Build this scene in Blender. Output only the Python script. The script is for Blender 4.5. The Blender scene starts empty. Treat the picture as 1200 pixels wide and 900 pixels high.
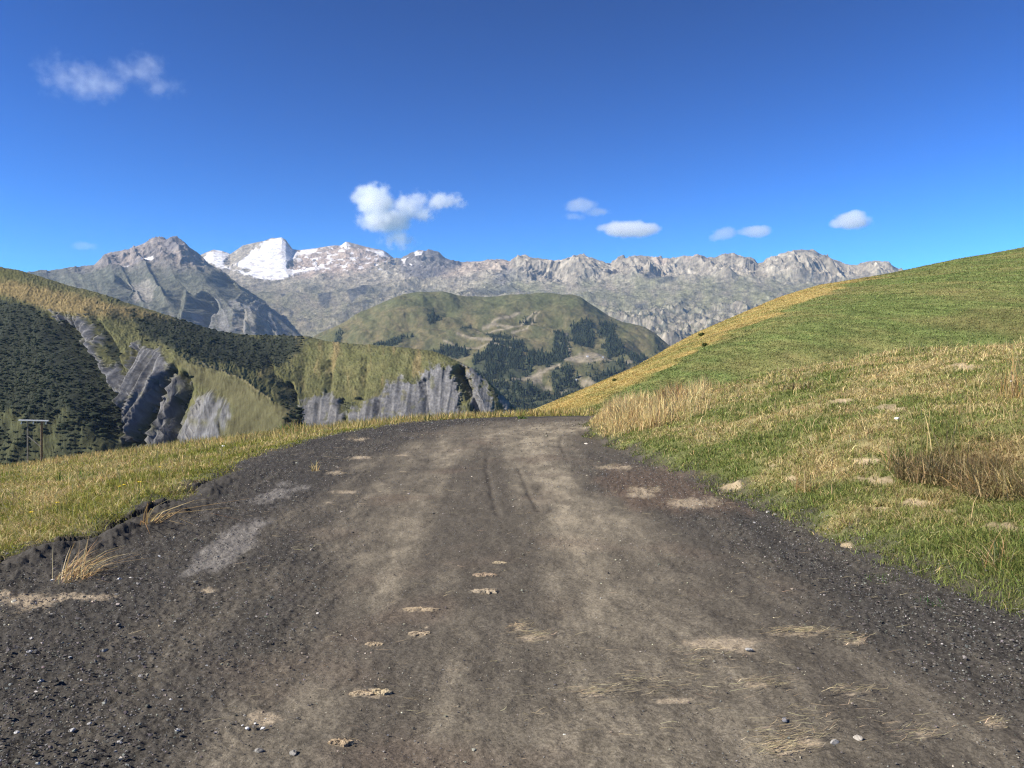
import bpy, bmesh, math, random
import numpy as np
from mathutils import Vector, Matrix

random.seed(4)
RNG = np.random.default_rng(11)
F, HZ, CZ = 970.0, 420.0, 1.6          # focal length in 1200-wide pixels, horizon row, eye height

scene = bpy.context.scene
COL = scene.collection

# ------------------------------------------------------------------ noise
def _hash(ix, iy, seed):
    h = (ix.astype(np.int64) * 374761393 + iy.astype(np.int64) * 668265263 + seed * 1274126177) & 0xFFFFFFFF
    h = ((h ^ (h >> 13)) * 1274126177) & 0xFFFFFFFF
    h = (h ^ (h >> 16)) & 0xFFFFFFFF
    return h

def perlin(x, y, seed=0):
    x = np.asarray(x, float); y = np.asarray(y, float)
    ix = np.floor(x); iy = np.floor(y)
    fx = x - ix; fy = y - iy
    ix = ix.astype(np.int64); iy = iy.astype(np.int64)
    ux = fx * fx * fx * (fx * (fx * 6 - 15) + 10)
    uy = fy * fy * fy * (fy * (fy * 6 - 15) + 10)
    def g(dx, dy):
        a = _hash(ix + dx, iy + dy, seed) * (2 * math.pi / 4294967296.0)
        return np.cos(a) * (fx - dx) + np.sin(a) * (fy - dy)
    n0 = g(0, 0) * (1 - ux) + g(1, 0) * ux
    n1 = g(0, 1) * (1 - ux) + g(1, 1) * ux
    return (n0 * (1 - uy) + n1 * uy) * 1.5

def fbm(x, y, o=4, seed=0, gain=0.5, lac=2.03):
    a, t, n = 1.0, 0.0, 0.0
    for i in range(o):
        t = t + a * perlin(x, y, seed + i * 17)
        n += a; a *= gain
        x = np.asarray(x) * lac + 3.7; y = np.asarray(y) * lac - 1.9
    return t / n

def ridged(x, y, o=4, seed=0, gain=0.5, lac=2.07):
    a, t, n, w = 1.0, 0.0, 0.0, 1.0
    for i in range(o):
        r = 1 - np.abs(perlin(x, y, seed + i * 29)) * 1.6
        r = np.clip(r, 0, 1) ** 2
        t = t + a * r * w
        w = np.clip(r * 1.6, 0.15, 1)
        n += a; a *= gain
        x = np.asarray(x) * lac + 7.1; y = np.asarray(y) * lac + 2.3
    return t / n

def sstep(a, b, x):
    t = np.clip((x - a) / (b - a), 0, 1)
    return t * t * (3 - 2 * t)

def lerp(a, b, t):
    return a + (b - a) * t

def mixc(base, col, w):
    w = np.asarray(w)[..., None]
    return base * (1 - w) + np.asarray(col, float) * w

# ------------------------------------------------------------------ polygons / polylines
def seg_dist(px, py, pts):
    d = np.full(np.shape(px), 1e9)
    for (ax, ay), (bx, by) in zip(pts[:-1], pts[1:]):
        vx, vy = bx - ax, by - ay
        L = vx * vx + vy * vy + 1e-12
        t = np.clip(((px - ax) * vx + (py - ay) * vy) / L, 0, 1)
        d = np.minimum(d, np.hypot(px - ax - t * vx, py - ay - t * vy))
    return d

def seg_dist_t(px, py, pts):
    d = np.full(np.shape(px), 1e9); T = np.zeros(np.shape(px))
    n = len(pts) - 1
    for i, ((ax, ay), (bx, by)) in enumerate(zip(pts[:-1], pts[1:])):
        vx, vy = bx - ax, by - ay
        L = vx * vx + vy * vy + 1e-12
        t = np.clip(((px - ax) * vx + (py - ay) * vy) / L, 0, 1)
        dd = np.hypot(px - ax - t * vx, py - ay - t * vy)
        T = np.where(dd < d, (i + t) / n, T)
        d = np.minimum(d, dd)
    return d, T

def inside(px, py, poly):
    c = np.zeros(np.shape(px), bool)
    n = len(poly)
    for i in range(n):
        x0, y0 = poly[i]; x1, y1 = poly[(i + 1) % n]
        if y0 == y1:
            continue
        k = ((y0 > py) != (y1 > py)) & (px < (x1 - x0) * (py - y0) / (y1 - y0) + x0)
        c ^= k
    return c

def sdf(px, py, poly):
    """signed distance, positive inside; only worked out near the polygon"""
    p = np.asarray(poly, float)
    out = np.full(np.shape(px), -60.0)
    m = (px > p[:, 0].min() - 40) & (px < p[:, 0].max() + 40) & (py > p[:, 1].min() - 40) & (py < p[:, 1].max() + 40)
    if m.any():
        qx, qy = px[m], py[m]
        d = seg_dist(qx, qy, list(poly) + [poly[0]])
        out[m] = np.where(inside(qx, qy, poly), d, -d)
    return out

def pmask(u, v, poly, soft=3.0, nz=None):
    d = sdf(u, v, poly)
    if nz is not None:
        d = d + nz
    return sstep(-soft, soft, d)

# ------------------------------------------------------------------ meshes
def link(o):
    COL.objects.link(o); return o

def tag(o, label=None, cat=None, group=None, kind=None):
    if label: o['label'] = label
    if cat: o['category'] = cat
    if group: o['group'] = group
    if kind: o['kind'] = kind
    return o

def mesh_obj(name, V, Q=None, T=None, mat=None, col=None, smooth=True, parent=None, loc=None):
    me = bpy.data.meshes.new(name)
    V = np.ascontiguousarray(V, np.float32).reshape(-1, 3)
    nq = 0 if Q is None else len(Q); nt = 0 if T is None else len(T)
    me.vertices.add(len(V)); me.vertices.foreach_set('co', V.ravel())
    li = []
    if nq: li.append(np.asarray(Q, np.int32).ravel())
    if nt: li.append(np.asarray(T, np.int32).ravel())
    li = np.concatenate(li)
    me.loops.add(len(li)); me.loops.foreach_set('vertex_index', li)
    ls = np.concatenate([np.arange(nq) * 4, nq * 4 + np.arange(nt) * 3]).astype(np.int32)
    me.polygons.add(nq + nt)
    me.polygons.foreach_set('loop_start', ls)
    me.polygons.foreach_set('use_smooth', np.full(nq + nt, smooth))
    if col is not None:
        a = me.attributes.new('col', 'FLOAT_COLOR', 'POINT')
        c = np.ones((len(V), 4), np.float32); c[:, :3] = np.asarray(col, np.float32).reshape(-1, 3)
        a.data.foreach_set('color', c.ravel())
    me.update(calc_edges=True); me.validate()
    if mat: me.materials.append(mat)
    o = bpy.data.objects.new(name, me); link(o)
    if parent: o.parent = parent
    if loc is not None: o.location = loc
    return o

def grid_faces(R, C, keep=None):
    i = np.arange(R * C).reshape(R, C)
    q = np.stack([i[:-1, :-1], i[:-1, 1:], i[1:, 1:], i[1:, :-1]], -1).reshape(-1, 4)
    if keep is not None:
        k = (keep[:-1, :-1] | keep[:-1, 1:] | keep[1:, 1:] | keep[1:, :-1]).reshape(-1)
        q = q[k]
    return q

def empty(name, loc):
    o = bpy.data.objects.new(name, None); link(o); o.location = loc; o.empty_display_size = 0.2
    return o

# ------------------------------------------------------------------ materials
def new_mat(name):
    m = bpy.data.materials.new(name); m.use_nodes = True
    nt = m.node_tree; nt.nodes.clear()
    return m, nt.nodes, nt.links

def terrain_mat(name, scale, var=0.35, bump=0.4, bdist=0.1, fine=None, rough=1.0, detail=6.0):
    m, N, L = new_mat(name)
    out = N.new('ShaderNodeOutputMaterial'); p = N.new('ShaderNodeBsdfPrincipled')
    p.inputs['Roughness'].default_value = rough
    p.inputs['Specular IOR Level'].default_value = 0.08
    at = N.new('ShaderNodeAttribute'); at.attribute_name = 'col'
    tc = N.new('ShaderNodeNewGeometry')
    n1 = N.new('ShaderNodeTexNoise'); n1.inputs['Scale'].default_value = scale; n1.inputs['Detail'].default_value = detail
    n1.inputs['Roughness'].default_value = 0.65
    L.new(tc.outputs['Position'], n1.inputs['Vector'])
    mr = N.new('ShaderNodeMapRange'); mr.inputs['From Min'].default_value = 0.25; mr.inputs['From Max'].default_value = 0.75
    mr.inputs['To Min'].default_value = 1 - var; mr.inputs['To Max'].default_value = 1 + var
    L.new(n1.outputs['Fac'], mr.inputs['Value'])
    mul = N.new('ShaderNodeVectorMath'); mul.operation = 'SCALE'
    L.new(at.outputs['Color'], mul.inputs[0]); L.new(mr.outputs['Result'], mul.inputs['Scale'])
    L.new(mul.outputs['Vector'], p.inputs['Base Color'])
    b = N.new('ShaderNodeBump'); b.inputs['Strength'].default_value = bump; b.inputs['Distance'].default_value = bdist
    L.new(n1.outputs['Fac'], b.inputs['Height']); L.new(b.outputs['Normal'], p.inputs['Normal'])
    L.new(p.outputs['BSDF'], out.inputs['Surface'])
    return m

def leaf_mat(name, trans=0.3):
    m, N, L = new_mat(name)
    out = N.new('ShaderNodeOutputMaterial')
    at = N.new('ShaderNodeAttribute'); at.attribute_name = 'col'
    d = N.new('ShaderNodeBsdfDiffuse'); t = N.new('ShaderNodeBsdfTranslucent')
    L.new(at.outputs['Color'], d.inputs['Color']); L.new(at.outputs['Color'], t.inputs['Color'])
    mx = N.new('ShaderNodeMixShader'); mx.inputs['Fac'].default_value = trans
    L.new(d.outputs['BSDF'], mx.inputs[1]); L.new(t.outputs['BSDF'], mx.inputs[2])
    L.new(mx.outputs['Shader'], out.inputs['Surface'])
    return m

def flat_mat(name, rgb, rough=0.8, var=0.25, scale=20.0, bump=0.2):
    m, N, L = new_mat(name)
    out = N.new('ShaderNodeOutputMaterial'); p = N.new('ShaderNodeBsdfPrincipled')
    p.inputs['Roughness'].default_value = rough; p.inputs['Specular IOR Level'].default_value = 0.15
    tc = N.new('ShaderNodeTexCoord'); n = N.new('ShaderNodeTexNoise')
    n.inputs['Scale'].default_value = scale; n.inputs['Detail'].default_value = 5
    L.new(tc.outputs['Object'], n.inputs['Vector'])
    r = N.new('ShaderNodeValToRGB')
    r.color_ramp.elements[0].position = 0.3; r.color_ramp.elements[1].position = 0.7
    r.color_ramp.elements[0].color = (*[c * (1 - var) for c in rgb], 1); r.color_ramp.elements[1].color = (*[min(1, c * (1 + var)) for c in rgb], 1)
    L.new(n.outputs['Fac'], r.inputs['Fac']); L.new(r.outputs['Color'], p.inputs['Base Color'])
    b = N.new('ShaderNodeBump'); b.inputs['Strength'].default_value = bump; b.inputs['Distance'].default_value = 0.01
    L.new(n.outputs['Fac'], b.inputs['Height']); L.new(b.outputs['Normal'], p.inputs['Normal'])
    L.new(p.outputs['BSDF'], out.inputs['Surface'])
    return m

M_grass = leaf_mat('grass_blades', 0.3)
M_tree = leaf_mat('tree_leaves', 0.15)
M_far = terrain_mat('far_rock', 0.014, 0.55, 1.0, 22.0, detail=8)
M_mid = terrain_mat('mid_slope', 0.02, 0.25, 0.7, 8.0)
M_near_hill = terrain_mat('ravine_slope', 0.06, 0.3, 0.8, 3.0)
M_ground = terrain_mat('meadow_soil', 1.4, 0.5, 0.8, 0.12, detail=13)
M_road = terrain_mat('dirt_gravel', 65.0, 0.5, 0.8, 0.010, detail=7, rough=0.95)
M_stone = terrain_mat('stones', 60.0, 0.25, 0.4, 0.004)
M_straw = leaf_mat('dry_straw', 0.15)

# ------------------------------------------------------------------ near ground
LEDGE = [(-4.3, -14), (-4.25, 0), (-4.1, 5.5), (-4.05, 6.6), (-3.75, 7.3), (-3.75, 9.2), (-4.1, 12), (-4.15, 14.8), (-3.55, 18.5), (-2.75, 22), (-1.1, 25.5), (0.55, 28), (2.6, 30), (5.5, 31.8), (9.5, 33.2)]
REDGE = [(3.9, -14), (3.75, 0), (3.3, 4.6), (3.17, 5.23), (2.86, 6.5), (2.75, 7.5), (2.7, 8.5), (2.45, 9.6), (2.15, 11.7), (1.85, 14), (1.62, 17), (1.65, 19), (1.8, 21), (2.4, 23.5), (4.5, 26.5), (9.5, 30)]
ROADPOLY = LEDGE + REDGE[::-1]

def road_sd(x, y):
    """positive inside the road; also which side a point outside lies on (+1 inner bank, -1 outer side)"""
    dl = seg_dist(x, y, LEDGE); dr = seg_dist(x, y, REDGE)
    ins = inside(x, y, ROADPOLY)
    d = np.minimum(dl, dr)
    side = np.where(dr < dl, 1.0, -1.0)
    return np.where(ins, d, -d), side

S_K = np.array([-1.5, -0.62, -0.27, -0.12, 0.0, 0.05, 0.09])
YC_K = np.array([36, 32, 26.5, 26, 31, 33, 34.0])
# right-hand hill: skyline ratio and distance
HS_K = np.array([-0.3, -0.05, 0.041, 0.103, 0.144, 0.206, 0.258, 0.309, 0.371, 0.412, 0.464, 0.536, 0.619, 0.8, 1.2, 2.0])
HV_K = np.array([640, 522, 478, 450, 430, 398, 375, 354, 335, 328, 318, 303.5, 290, 264, 228, 194.0])
HY_K = np.array([45, 55, 66, 80, 90, 108, 118, 128, 138, 142, 150, 158, 168, 178, 190, 200.0])

def ground_h(x, y, fine=True):
    x = np.asarray(x, float); y = np.asarray(y, float)
    sd, side = road_sd(x, y)
    out = np.maximum(-sd, 0)
    zr = -0.0022 * np.maximum(y - 15, 0) ** 2
    zr = np.where(y > 36, -0.0022 * 441 - 0.0924 * (y - 36), zr)
    s = x / np.maximum(y, 4.0)
    n1 = fbm(x * 0.35, y * 0.35, 3, 5); n2 = fbm(x * 1.3, y * 1.3, 3, 9)
    # outer (valley) side
    Yc = np.interp(s, S_K, YC_K)
    over = np.maximum(y - Yc, 0)
    drop = np.where(over < 14, 0.010 * over ** 2, 1.96 + 0.28 * (over - 14))
    zl = zr * np.exp(-out * 0.4) - 0.14 * out - drop * sstep(0, 2.5, out) + 0.10 * n1 * sstep(0, 2, out)
    zl = zl + 0.10 * np.exp(-((out - 0.25) / 0.35) ** 2) * np.clip(0.6 + 1.6 * n2, 0, 2) * sstep(13, 8.5, y)
    # inner bank
    a = 0.25 * out; b = 1.9
    k = 2.6
    zb = -np.log(np.exp(-k * a) + np.exp(-k * b)) / k + np.log(1 + math.exp(-k * b)) / k
    zb = zb + zr * np.exp(-out * 0.6) + (0.13 * n1 + 0.05 * n2) * sstep(0.1, 1.5, out)
    zb = zb + 0.07 * sstep(0.0, 0.4, out)
    z = np.where(side > 0, zb, zl)
    z = np.where(sd > 0, zr, z)
    # hill beyond
    ys = np.interp(s, HS_K, HY_K); zs = CZ - (np.interp(s, HS_K, HV_K) - HZ) / F * ys
    y0 = 31.0
    z0 = np.interp(s, [-0.1, 0.05, 0.1, 0.2, 0.31, 0.62, 1.2], [-1.2, -0.95, -0.6, 0.1, 0.55, 1.75, 5.0])
    t = (y - y0) / (ys - y0)
    zin = z0 + (zs - z0) * t
    zin = zin + (zs - z0) * 0.05 * np.sin(np.clip(t, 0, 1) * math.pi) 
    ov = np.maximum(y - ys, 0)
    zh = np.where(t < 1, zin, zs - 0.004 * ov ** 2)
    zh = np.where(ov > 60, zs - 14.4 - 0.48 * (ov - 60), zh)
    zh = zh + (0.10 * fbm(x * 0.15, y * 0.15, 3, 31) + 0.35 * fbm(x * 0.03, y * 0.03, 2, 33)) * sstep(0.0, 0.3, t)
    wy = sstep(24 + 9 * sstep(0.2, 0.04, s), 36 + 6 * sstep(0.2, 0.04, s), y)
    ws = sstep(-0.16, 0.02, s)
    w = wy * ws
    z = lerp(z, zh, w)
    return z

def edge_n(x, y):
    return 0.17 * fbm(x * 1.6, y * 1.6, 3, 41) + 0.30 * fbm(x * 0.55, y * 0.55, 2, 42)

def uv_of(x, y, z):
    yy = np.maximum(y, 0.3)
    return 600 + F * x / yy, HZ - F * (z - CZ) / yy

GREEN = np.array([0.15, 0.16, 0.055]); OLIVE = np.array([0.125, 0.120, 0.038]); STRAW = np.array([0.46, 0.36, 0.18])
GOLD = np.array([0.30, 0.205, 0.06]); SOIL = np.array([0.085, 0.065, 0.045]); SAND = np.array([0.36, 0.28, 0.17])

GOLDLINE = [(560, 560), (640, 492), (690, 480), (700, 475), (760, 446), (820, 411), (840, 401), (900, 374), (960, 347), (1010, 330), (1060, 315), (1100, 300), (1200, 260)]
SANDSPOTS = [(1028, 565, 22, 9), (1012, 540, 18, 5), (1172, 620, 26, 6), (856, 570, 11, 4), (1040, 478, 26, 5), (985, 640, 15, 6), (1024, 655, 12, 6), (1110, 600, 12, 4), (905, 545, 12, 3), (950, 515, 9, 4), (1135, 572, 20, 7), (1075, 590, 16, 5), (1030, 596, 12, 3), (930, 560, 9, 3), (1130, 430, 20, 4), (985, 470, 16, 4)]

def straw_frac(x, y, z, sd, side):
    """how dry the grass is, 0 green .. 1 straw"""
    u, v = uv_of(x, y, z)
    o = np.maximum(-sd, 0)
    n = fbm(x * 0.55, y * 0.55, 4, 61); n2 = fbm(x * 1.8, y * 1.8, 3, 67)
    br = 0.22 + 0.95 * n + 0.55 * n2 - 0.35 * np.exp(-(o / 0.7) ** 2) + 0.25 * sstep(2.0, 6.0, o)
    tall = np.exp(-(((u - 745) / 60) ** 2 + ((v - 490) / 30) ** 2))
    brown = np.exp(-(((u - 1130) / 90) ** 2 + ((v - 545) / 45) ** 2))
    br = br + 0.7 * tall + 0.35 * brown
    bl = 0.34 + 1.0 * n + 0.5 * n2 - 0.30 * np.exp(-(o / 0.8) ** 2) + 0.35 * sstep(9, 17, o)
    return np.clip(np.where(side > 0, br, bl), 0, 1)

def ground_color(x, y, z):
    sd, side = road_sd(x, y)
    u, v = uv_of(x, y, z)
    s = x / np.maximum(y, 4)
    f = straw_frac(x, y, z, sd, side)
    c = mixc(np.broadcast_to(GREEN * 0.8, x.shape + (3,)), STRAW * 0.72, f)
    o = np.maximum(-sd, 0)
    # bare soil close to the road and sandy patches
    nz = fbm(x * 2.2, y * 2.2, 3, 71)
    bare = sstep(0.5, 0.0, o + 0.5 * nz) 
    c = mixc(c, np.array([0.055, 0.046, 0.038]), bare * 0.9)
    for (pu, pv, ru, rv) in SANDSPOTS:
        ru, rv = ru * 1.3, rv * 1.3
        d = np.sqrt(((u - pu) / ru) ** 2 + ((v - pv) / rv) ** 2) + 1.0 * nz + 0.25
        c = mixc(c, SAND, sstep(1.1, 0.6, d) * (y > 2))
    # the mown hill
    far = sstep(25, 36, y) * sstep(-0.05, 0.06, s)
    sy = y - 3.5 * x
    st = fbm(x * 0.10, sy * 0.022, 5, 81) + 0.5 * fbm(x * 0.5, sy * 0.07, 3, 82)
    st2 = fbm(x * 0.45, y * 0.09, 4, 83)
    hc = mixc(np.broadcast_to(np.array([0.118, 0.140, 0.044]), x.shape + (3,)), np.array([0.19, 0.165, 0.065]), np.clip(0.24 + 0.9 * st + 0.9 * st2, 0, 1))
    hc = hc * (1 + 0.45 * fbm(x * 1.3 + 3, sy * 0.10, 3, 85) + 0.45 * fbm(x * 3.1 + 3, y * 0.35, 2, 86))[..., None]
    gl = np.interp(u, [p[0] for p in GOLDLINE], [p[1] for p in GOLDLINE])
    gd = gl - v + 5 * st + 6 * st2
    top = sstep(1120, 950, u)
    gm = sstep(-1, 4, gd) * np.clip(0.35 + 0.65 * top, 0, 1) * sstep(1130, 1050, u)
    hc = mixc(hc, np.array([0.32, 0.235, 0.085]), gm * np.clip(0.78 + 0.8 * st2 + 0.4 * st, 0, 1))
    brn = sstep(0.18, 0.4, fbm(x * 0.06 + 5, y * 0.03, 4, 87)) * 0.35
    hc = mixc(hc, np.array([0.15, 0.11, 0.05]), brn)
    # keep the two swards apart by their own wear only
    c = c * (1 - far[..., None]) + hc * far[..., None]
    return c

def sinh_axis(lo, hi, n, c):
    a = np.linspace(math.asinh(lo / c), math.asinh(hi / c), n)
    return np.sinh(a) * c

def build_ground():
    s = np.concatenate([np.linspace(-3.0, -0.75, 60)[:-1], np.linspace(-0.75, 0.75, 620)[:-1], np.linspace(0.75, 3.0, 60)])
    y = np.concatenate([np.linspace(-14, 2.5, 60)[:-1], 1552.0 / np.linspace(1552 / 2.5, 1552 / 45.0, 430)[:-1], np.geomspace(45, 420, 260)])
    Y, S = np.meshgrid(y, s, indexing='ij')
    X = S * np.maximum(Y, 4.5)
    Z = ground_h(X, Y)
    sd, side = road_sd(X, Y)
    edge = edge_n(X, Y)
    ROADW = sstep(-0.05, 0.25, sd + edge)
    C = ground_color(X, Y, Z)
    turf = (0.035 * fbm(X * 4, Y * 4, 3, 43) + 0.02 * fbm(X * 11, Y * 11, 2, 44)) * (1 - ROADW) * sstep(60, 20, Y)
    Z = Z + turf - 0.07 * ROADW
    # steep face falls on down to the valley floor at the rim
    return mesh_obj('ground', np.stack([X, Y, Z], -1), grid_faces(*X.shape), mat=M_ground, col=C)

g = tag(build_ground(), 'grassy meadow slope and mown hillside along the road', 'meadow', kind='structure')

# ------------------------------------------------------------------ road
def px2g(u, v):
    y = 1552.0 / (v - HZ); return ((u - 600) / F * y, y)

# (u, v, ru, rv, strength) pale dust and straw-coloured wear; negative is darker, coarser gravel
DUST = [(690, 650, 40, 30, .55), (665, 600, 40, 40, .45), (640, 560, 30, 30, .4), (625, 530, 25, 20, .45), (600, 505, 60, 8, .45), (640, 494, 60, 4, .45),
        (480, 560, 40, 30, .3), (520, 525, 40, 14, .3), (430, 640, 60, 60, .2), (660, 850, 60, 40, .35), (750, 880, 60, 50, .2), (870, 800, 80, 40, .25), (720, 700, 60, 50, .25),
        (540, 850, 70, 50, .2), (1000, 860, 120, 40, .15), (560, 700, 90, 60, .12), (600, 760, 80, 20, .15), (500, 780, 40, 60, .10)]
PATCH = [[(215, 675), (232, 648), (262, 625), (300, 608), (318, 612), (300, 632), (280, 655), (255, 672)], [(290, 590), (330, 568), (360, 570), (320, 590)]]
TANS = [(310, 842, 24, 9), (430, 814, 26, 6), (398, 873, 15, 5), (492, 716, 19, 4), (492, 744, 15, 4), (570, 693, 16, 4), (438, 757, 13, 3.5), (500, 736, 4, 2), (610, 738, 14, 4), (625, 748, 24, 6), (700, 815, 22, 4),
        (885, 804, 24, 4), (1000, 812, 20, 5), (915, 880, 36, 12), (790, 822, 26, 4), (940, 743, 36, 4), (1002, 753, 16, 5), (950, 870, 20, 8), (1165, 850, 14, 7), (755, 575, 24, 4), (720, 548, 28, 3), (25, 705, 50, 10), (100, 700, 40, 6), (245, 693, 16, 4),
        (405, 577, 18, 2), (395, 555, 15, 2), (420, 515, 14, 2.5), (810, 590, 40, 8), (750, 580, 30, 4), (850, 755, 60, 10), (420, 537, 16, 2.5), (470, 534, 12, 1.5), (385, 590, 8, 1.5), (1080, 860, 24, 10)]

def road_color(X, Y):
    u, v = uv_of(X, Y, np.zeros_like(X))
    sd, side = road_sd(X, Y)
    n = fbm(X * 1.1, Y * 0.55, 4, 101); n2 = fbm(X * 5, Y * 1.9, 4, 103); n3 = fbm(X * 22, Y * 22, 3, 105)
    c = np.broadcast_to(np.array([0.094, 0.081, 0.062]), X.shape + (3,)).copy()
    # dark coarse shoulders
    L = seg_dist(X, Y, LEDGE); R = seg_dist(X, Y, REDGE)
    wl = np.interp(Y, [2.5, 4, 9, 16, 24], [3.0, 2.7, 1.6, 1.7, 1.5])
    sh = np.maximum(sstep(0.7, -0.5, L - wl + 0.8 * n), sstep(1.7, 0.5, R + 0.6 * n) * sstep(16, 10, Y))
    c = mixc(c, np.array([0.050, 0.046, 0.040]), sh * 0.9)
    d = np.zeros_like(X)
    for (pu, pv, ru, rv, k) in DUST:
        d = d + k * np.exp(-((u - pu) / ru) ** 2 - ((v - pv) / rv) ** 2)
    # long streaks along the way of travel
    w = X - np.interp(Y, [0, 10, 18, 26], [0.0, -0.25, -0.4, 0.6])
    streak = fbm(w * 3.2, Y * 0.22, 4, 107)
    d = d + 0.6 * streak * sstep(24, 16, Y) + 0.18 * n
    # compacted pale wheel tracks sweeping up and bending at the rise
    for pl, wd, k in (([(686, 489), (640, 496), (593, 506), (545, 520), (519, 542), (487, 577), (470, 615), (440, 680), (400, 760), (350, 900)], 0.42, .40), ([(690, 498), (650, 505), (622, 517), (611, 531), (624, 552), (660, 585), (694, 627), (712, 680), (740, 760), (770, 900)], 0.48, .55)):
        dd = seg_dist(X, Y, [px2g(*p) for p in pl])
        d = d + k * np.exp(-((dd + 0.12 * n) / wd) ** 2) * (0.55 + 0.45 * sstep(4, 9, Y) + 0.75 * sstep(11, 18, Y)) * np.clip(0.8 + 1.2 * n, 0.2, 1.4)
    d = d - 0.30 * np.exp(-(seg_dist(X, Y, [px2g(*p) for p in [(565, 525), (568, 560), (575, 620), (580, 700)]]) / 0.30) ** 2)
    # fainter older lines
    for off, wd, k in ((-1.9, 0.25, .10), (1.15, 0.25, .12)):
        d = d + k * np.exp(-((w - off + 0.15 * n) / wd) ** 2) * sstep(1.5, 6, Y)
    d = d * (0.75 + 0.9 * n2) * (1 - 0.5 * sh)
    c = mixc(c, np.array([0.25, 0.212, 0.150]), np.clip(d, 0, 1))
    c = mixc(c, np.array([0.125, 0.095, 0.07]), 0.5 * sstep(0.1, 0.5, fbm(X * 0.8 + 9, Y * 0.8, 3, 109)) * (1 - sh))
    c = mixc(c, np.array([0.115, 0.082, 0.058]), 0.7 * pmask(u, v, [(695, 562), (720, 548), (780, 548), (850, 580), (880, 600), (800, 600), (740, 596)], 10, 10 * n2))
    for p in PATCH:
        c = mixc(c, np.array([0.18, 0.165, 0.145]), pmask(u, v, p, 5, 12 * n2) * 0.8)
    for (pu, pv, ru, rv) in TANS:
        q = np.sqrt(((u - pu) / ru) ** 2 + ((v - pv) / rv) ** 2) + 0.9 * n2 + 0.6 * n3
        c = mixc(c, np.array([0.36, 0.29, 0.20]), sstep(1.0, 0.3, q) * 0.8)
    c = c * (1 + 0.30 * n3 + 0.22 * n2 + 0.30 * fbm(X * 48, Y * 48, 2, 106) * sstep(9, 5, Y))[..., None]
    return np.clip(c, 0.01, 1), sh

RUTS = [[(571, 535), (570, 550), (576, 575), (583, 605)], [(607, 548), (620, 580), (632, 600)], [(670, 508), (658, 512), (657, 522), (664, 537)]]
def build_road():
    s = np.concatenate([np.linspace(-1.7, -0.68, 90)[:-1], np.linspace(-0.68, 0.68, 900)[:-1], np.linspace(0.68, 1.7, 90)])
    y = np.concatenate([np.linspace(-13.5, 2.2, 80)[:-1], 1552.0 / np.linspace(1552 / 2.2, 60, 560)[:-1], np.linspace(25.9, 40, 80)])
    Y, S = np.meshgrid(y, s, indexing='ij')
    X = S * np.maximum(Y, 2.2)
    sd, side = road_sd(X, Y)
    edge = edge_n(X, Y)
    Z = ground_h(X, Y)
    u, v = uv_of(X, Y, Z * 0)
    C, sh = road_color(X, Y)
    rel = 0.020 * fbm(X * 1.5, Y * 1.5, 3, 111) + 0.012 * fbm(X * 6, Y * 6, 3, 113) + (0.006 + 0.015 * sh) * fbm(X * 17, Y * 17, 3, 115)
    for r in RUTS:
        pts = [px2g(*p) for p in r]
        dd = seg_dist(X, Y, pts)
        rel = rel - 0.009 * np.exp(-(dd / 0.03) ** 2) + 0.003 * np.exp(-((dd - 0.08) / 0.05) ** 2)
        C = mixc(C, np.array([0.035, 0.03, 0.026]), 0.35 * np.exp(-(dd / 0.028) ** 2) * np.clip(0.6 + 2 * fbm(X * 2, Y * 2, 3, 119), 0, 1))
    # crumbly dug edge on the valley side
    dl = seg_dist(X, Y, LEDGE)
    rel = rel + 0.10 * np.exp(-((dl - 0.1) / 0.3) ** 2) * (0.5 + fbm(X * 3, Y * 3, 4, 117)) * sstep(13, 9, Y)
    rel = rel + 0.032 * np.exp(-(dl / 0.9) ** 2) * (ridged(X * 5, Y * 5, 3, 121) - 0.35) * sstep(16, 11, Y)
    q = sd + edge
    Z = Z + rel * sstep(-0.15, 0.2, q) - 0.16 * sstep(0.02, -0.35, q) + 0.004
    keep = q > -0.45
    V = np.stack([X, Y, Z], -1)
    return mesh_obj('road', V, grid_faces(*X.shape, keep=keep), mat=M_road, col=C)

tag(build_road(), 'dark dirt and gravel track curving over the rise', 'dirt road', kind='structure')

# ------------------------------------------------------------------ lofted terrain
def pchip_eval(K, t):
    """K: (n, U) knot values at t = 0..n-1; t: (T,) -> (T, U), monotone cubic"""
    n = K.shape[0]
    d = np.diff(K, axis=0)
    m = np.zeros_like(K)
    p = d[:-1] * d[1:]
    with np.errstate(divide='ignore', invalid='ignore'):
        h = np.where(p > 0, 2 * p / (d[:-1] + d[1:]), 0.0)
    m[1:-1] = h; m[0] = d[0]; m[-1] = d[-1]
    i = np.clip(np.floor(t).astype(int), 0, n - 2); f = (t - i)[:, None]
    h00 = 2 * f ** 3 - 3 * f ** 2 + 1; h10 = f ** 3 - 2 * f ** 2 + f
    h01 = -2 * f ** 3 + 3 * f ** 2; h11 = f ** 3 - f ** 2
    return h00 * K[i] + h10 * m[i] + h01 * K[i + 1] + h11 * m[i + 1]

def loft(u, lines, rows):
    """lines: feature lines near to far, each a list of (u, v, y); returns U, V, Y, T grids"""
    KV = np.stack([np.interp(u, [p[0] for p in l], [p[1] for p in l]) for l in lines])
    KY = np.stack([np.interp(u, [p[0] for p in l], [p[2] for p in l]) for l in lines])
    t = np.concatenate([np.linspace(i, i + 1, r, endpoint=False) for i, r in enumerate(rows)] + [[len(lines) - 1.0]])
    V = pchip_eval(KV, t); Y = pchip_eval(KY, t)
    return np.broadcast_to(u, V.shape), V, Y, np.broadcast_to(t[:, None], V.shape)

def base_v(z, y):
    return HZ - F * (z - CZ) / y

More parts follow.
